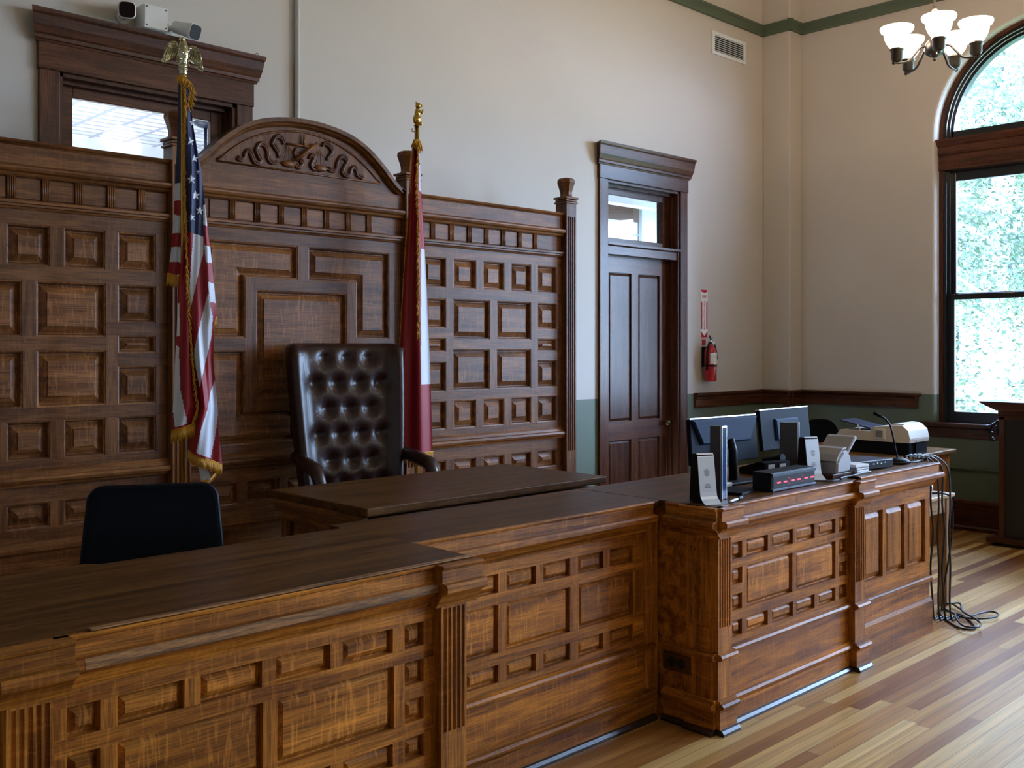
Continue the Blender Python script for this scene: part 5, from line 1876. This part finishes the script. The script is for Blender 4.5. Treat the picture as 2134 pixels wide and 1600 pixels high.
# ------------------------------------------------------------------ writing desk in the corner with its printer
wd = thing('writing_desk', 'wooden desk with a raised rear ledge in the corner under the printer', 'desk', (8.25, 4.0, 0))
MB().box(7.45, 8.98, 3.64, 4.37, 0.765, 0.7985, 0.006).build('desktop', 'pale_desk', wd)
for b_ in ((7.50, 7.98), (8.45, 8.93)):
    MB().box(b_[0], b_[1], 3.68, 4.26, 0.0, 0.765, 0.004).build('pedestal', 'oak_z', wd)
MB().box(7.50, 8.93, 4.20, 4.24, 0.30, 0.765).build('modesty_panel', 'oak_x', wd)
m = MB()
arcp = [(7.48, 4.35), (8.55, 4.35), (8.72, 4.33), (8.84, 4.25), (8.92, 4.10), (8.955, 3.90)]
for d_, zt in ((0.0, 0.87),):
    c = smooth_curve([(x, y, 0.835) for x, y in arcp], 5)
    for a, b_ in zip(c, c[1:]):
        nrm = Vector((-(b_ - a).y, (b_ - a).x, 0)).normalized() * 0.012
        p = [a - nrm, b_ - nrm, b_ + nrm, a + nrm]
        lo = [Vector((q_.x, q_.y, 0.80)) for q_ in p]
        hi = [Vector((q_.x, q_.y, 0.875)) for q_ in p]
        m.face(lo); m.face(hi)
        for i in range(4):
            j = (i + 1) % 4
            m.face([lo[i], lo[j], hi[j], hi[i]])
m.build('rear_ledge', 'oak_x', wd)

pr = thing('printer', 'white scanner-printer with black base standing on the corner desk', 'printer', (8.28, 3.98, 0.80))
plX = lambda u, d, z: (d, u, z)      # outline in (y, z), thickness along x
MB().box(8.10, 8.45, 3.67, 4.27, 0.80, 0.905, 0.008).build('base', 'black_plastic', pr)
m = MB()
m.slab([(3.66, 0.905), (4.28, 0.905), (4.30, 0.945), (4.27, 0.985), (4.00, 0.985), (3.965, 1.025), (3.72, 1.048), (3.67, 1.005), (3.655, 0.94)], plX, 8.085, 8.465, bev=0.012)
bd = m.build('housing', 'warm_white_plastic', pr)
m = MB()
m.slab([(3.655, 0.93), (3.86, 0.93), (3.86, 1.045), (3.80, 1.06), (3.735, 1.055), (3.675, 1.005)], plX, 8.15, 8.475, bev=0.02)
m.build('feeder', 'white_plastic', bd)
MB().box(8.076, 8.088, 3.865, 3.955, 0.925, 1.012, 0.004).build('side_cover', 'white_plastic', pr)
m = MB()
for k in range(7):
    MB
    m.box(8.073, 8.077, 3.885, 3.945, 0.942 + 0.008 * k, 0.9455 + 0.008 * k)
m.build('vent_slots', 'dark_gap', pr)
m = MB()
m.slab([(4.02, 0.995), (4.30, 1.055), (4.302, 1.066), (4.02, 1.008)], plX, 8.14, 8.42, bev=0.002)
m.build('paper_tray', 'navy_plastic', pr)
MB().tube([(8.12, 4.10, 0.985), (8.12, 4.13, 1.03)], 0.006, 8).build('tray_prop', 'warm_white_plastic', pr)
m = MB()
for y_ in (3.70, 3.80):
    m.box(8.44, 8.456, y_, y_ + 0.015, 0.80, 0.91, 0.002)
m.box(8.20, 8.21, 3.655, 3.67, 0.82, 0.915)
m.build('paper_guide', 'black_plastic', pr)

# ------------------------------------------------------------------ side table with mouse, hanging leads
st = thing('side_table', 'small pale wooden table behind the end of the right counter', 'table', (6.35, 3.0, 0))
MB().box(6.02, 6.69, 2.72, 3.30, 0.715, 0.738, 0.004).build('tabletop', 'pale_wood_x', st)
for b_ in ((6.06, 6.64, 2.755, 2.775), (6.06, 6.64, 3.245, 3.265), (6.05, 6.07, 2.76, 3.26), (6.635, 6.655, 2.76, 3.26)):
    MB().box(*b_, 0.615, 0.715, 0.002).build('apron', 'pale_wood_x', st)
for x_ in (6.045, 6.615):
    for y_ in (2.745, 3.23):
        MB().box(x_, x_ + 0.05, y_, y_ + 0.05, 0, 0.715, 0.003).build('leg', 'pale_wood_z', st)
hb = thing('desk_speakerphone', 'shiny blue-silver rounded gadget on the small pale table', 'gadget', (6.42, 2.83, 0.738))
MB().ball((0, 0, 0.045), (0.075, 0.055, 0.045), 20).build('body', 'blue_silver', hb, local=True)
MB().ball((0.085, -0.02, 0.045), 0.022, 14).build('knob', 'silver', hb, local=True)
MB().lathe([(0.06, 0), (0.065, 0.008), (0.05, 0.02)], (0, 0, 0), 20).build('foot', 'black_plastic', hb, local=True)
# leads: over the counter end, past the table, to the floor
drops = []
for k in range(6):
    y_, x_ = 2.705 - 0.026 * k, 6.13 + 0.022 * k
    w_ = 0.010 * (1 if k % 2 else -1)
    drops.append([(5.93, y_ + 0.01, 1.030), (6.02, y_, 1.036 + 0.004 * (k % 3)), (x_ - 0.02, y_, 0.95), (x_ + w_, y_ - w_ * 0.3, 0.74), (x_ - w_ + 0.01, y_, 0.55), (x_ + 1.2 * w_, y_ - w_ * 0.3, 0.34), (x_ + 0.01, y_, 0.14), (x_ + 0.03, y_, 0.02), (x_ + 0.08, y_ - 0.002, 0.008), (x_ + 0.15, y_ - 0.003, 0.008)])
drops.append([(6.52, 2.80, 0.745), (6.53, 2.74, 0.748), (6.545, 2.69, 0.72), (6.55, 2.68, 0.55), (6.52, 2.69, 0.35), (6.46, 2.70, 0.15), (6.43, 2.70, 0.02), (6.37, 2.70, 0.008)])
lb_ = ['black lead hanging down the counter end, nearest the oak panels', 'black lead hanging second from the counter end', 'black lead hanging third from the counter end', 'black lead hanging fourth from the counter end', 'black lead hanging next to the outermost one of the bundle', 'outermost black lead of the hanging bundle, furthest from the oak panels', 'black lead dropping from the edge of the small pale table']
for k, d_ in enumerate(drops):
    lead('cable', lb_[k], d_, 0.006, 'leads hanging at the counter end')
loops = [[(6.447, 2.730, 0.007), (6.275, 2.612, 0.007), (6.145, 2.472, 0.007), (6.200, 2.403, 0.007), (6.410, 2.543, 0.007), (6.466, 2.647, 0.007), (6.493, 2.718, 0.007)],
         [(6.504, 2.732, 0.021), (6.354, 2.556, 0.021), (6.372, 2.461, 0.021), (6.485, 2.398, 0.021), (6.584, 2.411, 0.021), (6.611, 2.465, 0.021), (6.509, 2.500, 0.021), (6.413, 2.515, 0.021), (6.523, 2.615, 0.021), (6.628, 2.713, 0.021)],
         [(6.544, 2.718, 0.035), (6.619, 2.663, 0.035), (6.428, 2.568, 0.035), (6.320, 2.455, 0.035), (6.228, 2.381, 0.035), (6.127, 2.364, 0.035), (6.101, 2.432, 0.035), (6.222, 2.520, 0.035), (6.347, 2.583, 0.035)]]
for k, d_ in enumerate(loops):
    lead('cable', ('black lead loop nearest the counter on the floor', 'longest black lead loop reaching out across the floor', 'black lead loop lying over the other floor leads')[k], d_, 0.006, 'lead loops on the floor')
o = MB().box(-0.04, 0.04, -0.03, 0.03, 0, 0.04, 0.006).build('power_adapter', 'black_plastic')
o.location, o.rotation_euler = (6.50, 2.84, 0.0), (0, 0, 0.4)
tag(o, 'black power adapter on the floor by the table leg', 'adapter')

# ------------------------------------------------------------------ lectern by the window
le = thing('lectern', 'black and brown lectern standing by the window at the right edge', 'lectern', (9.15, 2.95, 0))
MB().box(8.90, 9.40, 2.44, 3.36, 0.03, 0.07, 0.004).build('base', 'mahogany_y', le)
MB().box(8.99, 9.36, 2.52, 3.275, 0.07, 1.10, 0.004).build('body', 'black_sash', le)
MB().box(8.975, 8.995, 3.235, 3.28, 0.07, 1.10, 0.002).build('edge_strip', 'mahogany_z', le)
MB().box(8.975, 9.37, 2.50, 3.29, 1.075, 1.155, 0.004).build('neck_moulding', 'mahogany_y', le)
m = MB()
m.slab([(2.36, 1.218), (2.50, 1.155), (3.29, 1.155), (3.43, 1.218), (3.43, 1.228), (2.36, 1.228)], plX, 8.93, 9.40)
m.build('slanted_top', 'mahogany_y', le)
for x_ in (8.94, 9.34):
    for y_ in (2.50, 3.28):
        MB().box(x_, x_ + 0.04, y_, y_ + 0.04, 0, 0.03).build('foot', 'black_plastic', le)
br = thing('coat_hook', 'shiny black curled metal hook on the edge of the lectern', 'hook', (8.99, 3.334, 1.0))
m = MB()
m.tube(smooth_curve([(0.0, -0.038, 0.06), (0.0, -0.02, 0.04), (0.0, 0.015, 0.015), (0.0, 0.04, -0.005), (0.0, 0.035, -0.035), (0.0, 0.012, -0.045), (0.0, 0.02, -0.075), (0.0, 0.0, -0.10)], 5), [0.014] * 36, 10)
m.ball((0, 0.035, 0.0), 0.028, 12)
m.ball((0, 0.0, -0.105), 0.014, 10)
m.box(-0.02, 0.02, -0.046, -0.036, -0.06, 0.07, 0.003)
m.build('hook', 'polished_black', br, local=True)
lm = thing('lectern_microphone', 'dark round microphone head above the lectern top at the right edge', 'microphone', (9.12, 2.90, 1.228))
MB().lathe([(0.05, 0), (0.05, 0.01), (0.015, 0.03)], (0, 0, 0), 18).build('base', 'black_plastic', lm, local=True)
MB().tube([(0, 0, 0.02), (0, 0.02, 0.08), (0, 0.06, 0.13)], 0.006, 8).build('gooseneck', 'black_plastic', lm, local=True)
MB().ball((0, 0.085, 0.14), (0.03, 0.036, 0.03), 16).build('windscreen', 'blind', lm, local=True)

# ------------------------------------------------------------------ seen through the transoms


def ceiling_fan(loc, rod, label, lean=(0, 0)):
    r_ = thing('ceiling_fan', label, 'fan', loc, group='ceiling fans behind the transoms')
    x, y, z_ = loc
    MB().lathe([(0.015, -0.05), (0.06, -0.04), (0.10, -0.015), (0.10, 0.0)], loc, 24).build('canopy', 'navy_plastic', r_)
    e_ = (x + lean[0], y + lean[1], z_ - rod)
    MB().tube([(x, y, z_ - 0.04), e_], 0.014, 12).build('rod', 'navy_plastic', r_)
    MB().lathe([(0.05, -0.12), (0.12, -0.09), (0.13, 0.0), (0.06, 0.06)], e_, 24).build('motor', 'navy_plastic', r_)
    for k in range(4):
        a = PI / 2 * k + 0.4
        c_, s_ = math.cos(a), math.sin(a)
        m = MB()
        p = lambda r__, w__: (e_[0] + r__ * c_ - w__ * s_, e_[1] + r__ * s_ + w__ * c_)
        q_ = [p(0.12, -0.03), p(0.60, -0.07), p(0.62, 0.0), p(0.60, 0.07), p(0.12, 0.03)]
        lo = [(a_, b__, e_[2] - 0.055) for a_, b__ in q_]
        hi = [(a_, b__, e_[2] - 0.045) for a_, b__ in q_]
        m.face(lo); m.face(hi)
        for i in range(5):
            j = (i + 1) % 5
            m.face([lo[i], lo[j], hi[j], hi[i]])
        m.build('blade', 'navy_plastic', r_)


ceiling_fan((4.06, 7.93, 3.60), 0.62, 'dark ceiling fan stem seen through the left transom')
ceiling_fan((9.49, 7.30, 3.42), 0.75, 'dark ceiling fan stem seen through the right transom', (0.06, 0.0))
iw = thing('inner_window', 'window with a dark brown blind seen through the right transom', 'window', (8.9, 7.6, 2.3))
MB().box(8.30, 9.44, 7.588, 7.598, 1.4, 3.38).build('pane', 'paper', iw)
MB().box(8.30, 9.44, 7.565, 7.585, 3.18, 3.38, 0.004).build('blind', 'blind', iw)
m = MB()
for b_ in ((8.22, 8.30, 1.32, 3.41), (9.44, 9.50, 1.32, 3.41), (8.30, 9.44, 3.38, 3.41), (8.30, 9.44, 1.32, 1.40), (9.30, 9.32, 1.40, 3.18), (8.30, 9.44, 3.02, 3.04)):
    m.box(b_[0], b_[1], 7.57, 7.60, b_[2], b_[3], 0.003)
m.build('frame', 'ink_grey', iw)

# ------------------------------------------------------------------ trees outside the window


def tree(loc, h_, crown, n_leaf, seed, label, leaf=0.11):
    rnd = random.Random(seed)
    r_ = thing('tree', label, 'tree', loc, group='trees outside the window')
    m = MB()
    L = Vector(loc)
    trunk = smooth_curve([L, L + Vector((0.1, 0.2, h_ * 0.3)), L + Vector((-0.15, 0.1, h_ * 0.6)), L + Vector((0.1, -0.2, h_ * 0.95))], 5)
    m.tube(trunk, [0.30 * (1 - 0.8 * i / len(trunk)) + 0.03 for i in range(len(trunk))], 10)
    clusters = []
    for k in range(26):
        a = rnd.uniform(0, 2 * PI)
        z0 = h_ * rnd.uniform(0.28, 0.9)
        ln = crown * rnd.uniform(0.5, 1.0) * (1.1 - 0.45 * z0 / h_)
        b0 = L + Vector((0, 0, z0))
        pts = [b0]
        for q_ in range(1, 5):
            t_ = q_ / 4
            pts.append(b0 + Vector((math.cos(a) * ln * t_ + rnd.uniform(-.2, .2), math.sin(a) * ln * t_ + rnd.uniform(-.2, .2), ln * 0.35 * t_ + rnd.uniform(-.15, .15) - 0.25 * ln * t_ * t_)))
            clusters.append(pts[-1])
        c = smooth_curve(pts, 4)
        m.tube(c, [0.09 * (1 - 0.85 * i / len(c)) + 0.008 for i in range(len(c))], 6)
        for q_ in (2, 3, 4):
            d = Vector((rnd.uniform(-1, 1), rnd.uniform(-1, 1), rnd.uniform(-.5, .6))) * ln * 0.32
            m.tube([pts[q_], pts[q_] + d * 0.5 + Vector((0, 0, 0.1)), pts[q_] + d], [0.03, 0.018, 0.006], 5)
            clusters.append(pts[q_] + d)
    m.build('trunk', 'bark', r_)
    vs, fs = [], []
    for i in range(n_leaf):
        c = rnd.choice(clusters)
        p = c + Vector((rnd.gauss(0, .42), rnd.gauss(0, .42), rnd.gauss(0, .34))) - L
        d1 = Vector((rnd.uniform(-1, 1), rnd.uniform(-1, 1), rnd.uniform(-1, 1))).normalized()
        d2 = d1.orthogonal().normalized()
        s_ = leaf * rnd.uniform(0.6, 1.25)
        k = len(vs)
        vs += [p - d1 * s_ * .5, p + d2 * s_ * .28, p + d1 * s_ * .5, p - d2 * s_ * .28]
        fs.append((k, k + 1, k + 2, k + 3))
    me = bpy.data.meshes.new('foliage')
    me.from_pydata(vs, [], fs)
    me.materials.append(MATS['leaf'])
    o_ = bpy.data.objects.new('foliage', me)
    COL.objects.link(o_)
    o_.parent = r_


tree((15.9, 5.7, -5.0), 13.0, 3.0, 27000, 11, 'leafy tree with bare pale boughs nearest the window', 0.085)
tree((23.9, 9.2, -5.0), 17.0, 4.6, 32000, 23, 'tall leafy tree behind the nearest tree, filling the window', 0.15)
tree((21.5, 0.5, -5.0), 9.0, 3.6, 10000, 31, 'lower tree standing apart to the right of the others', 0.13)
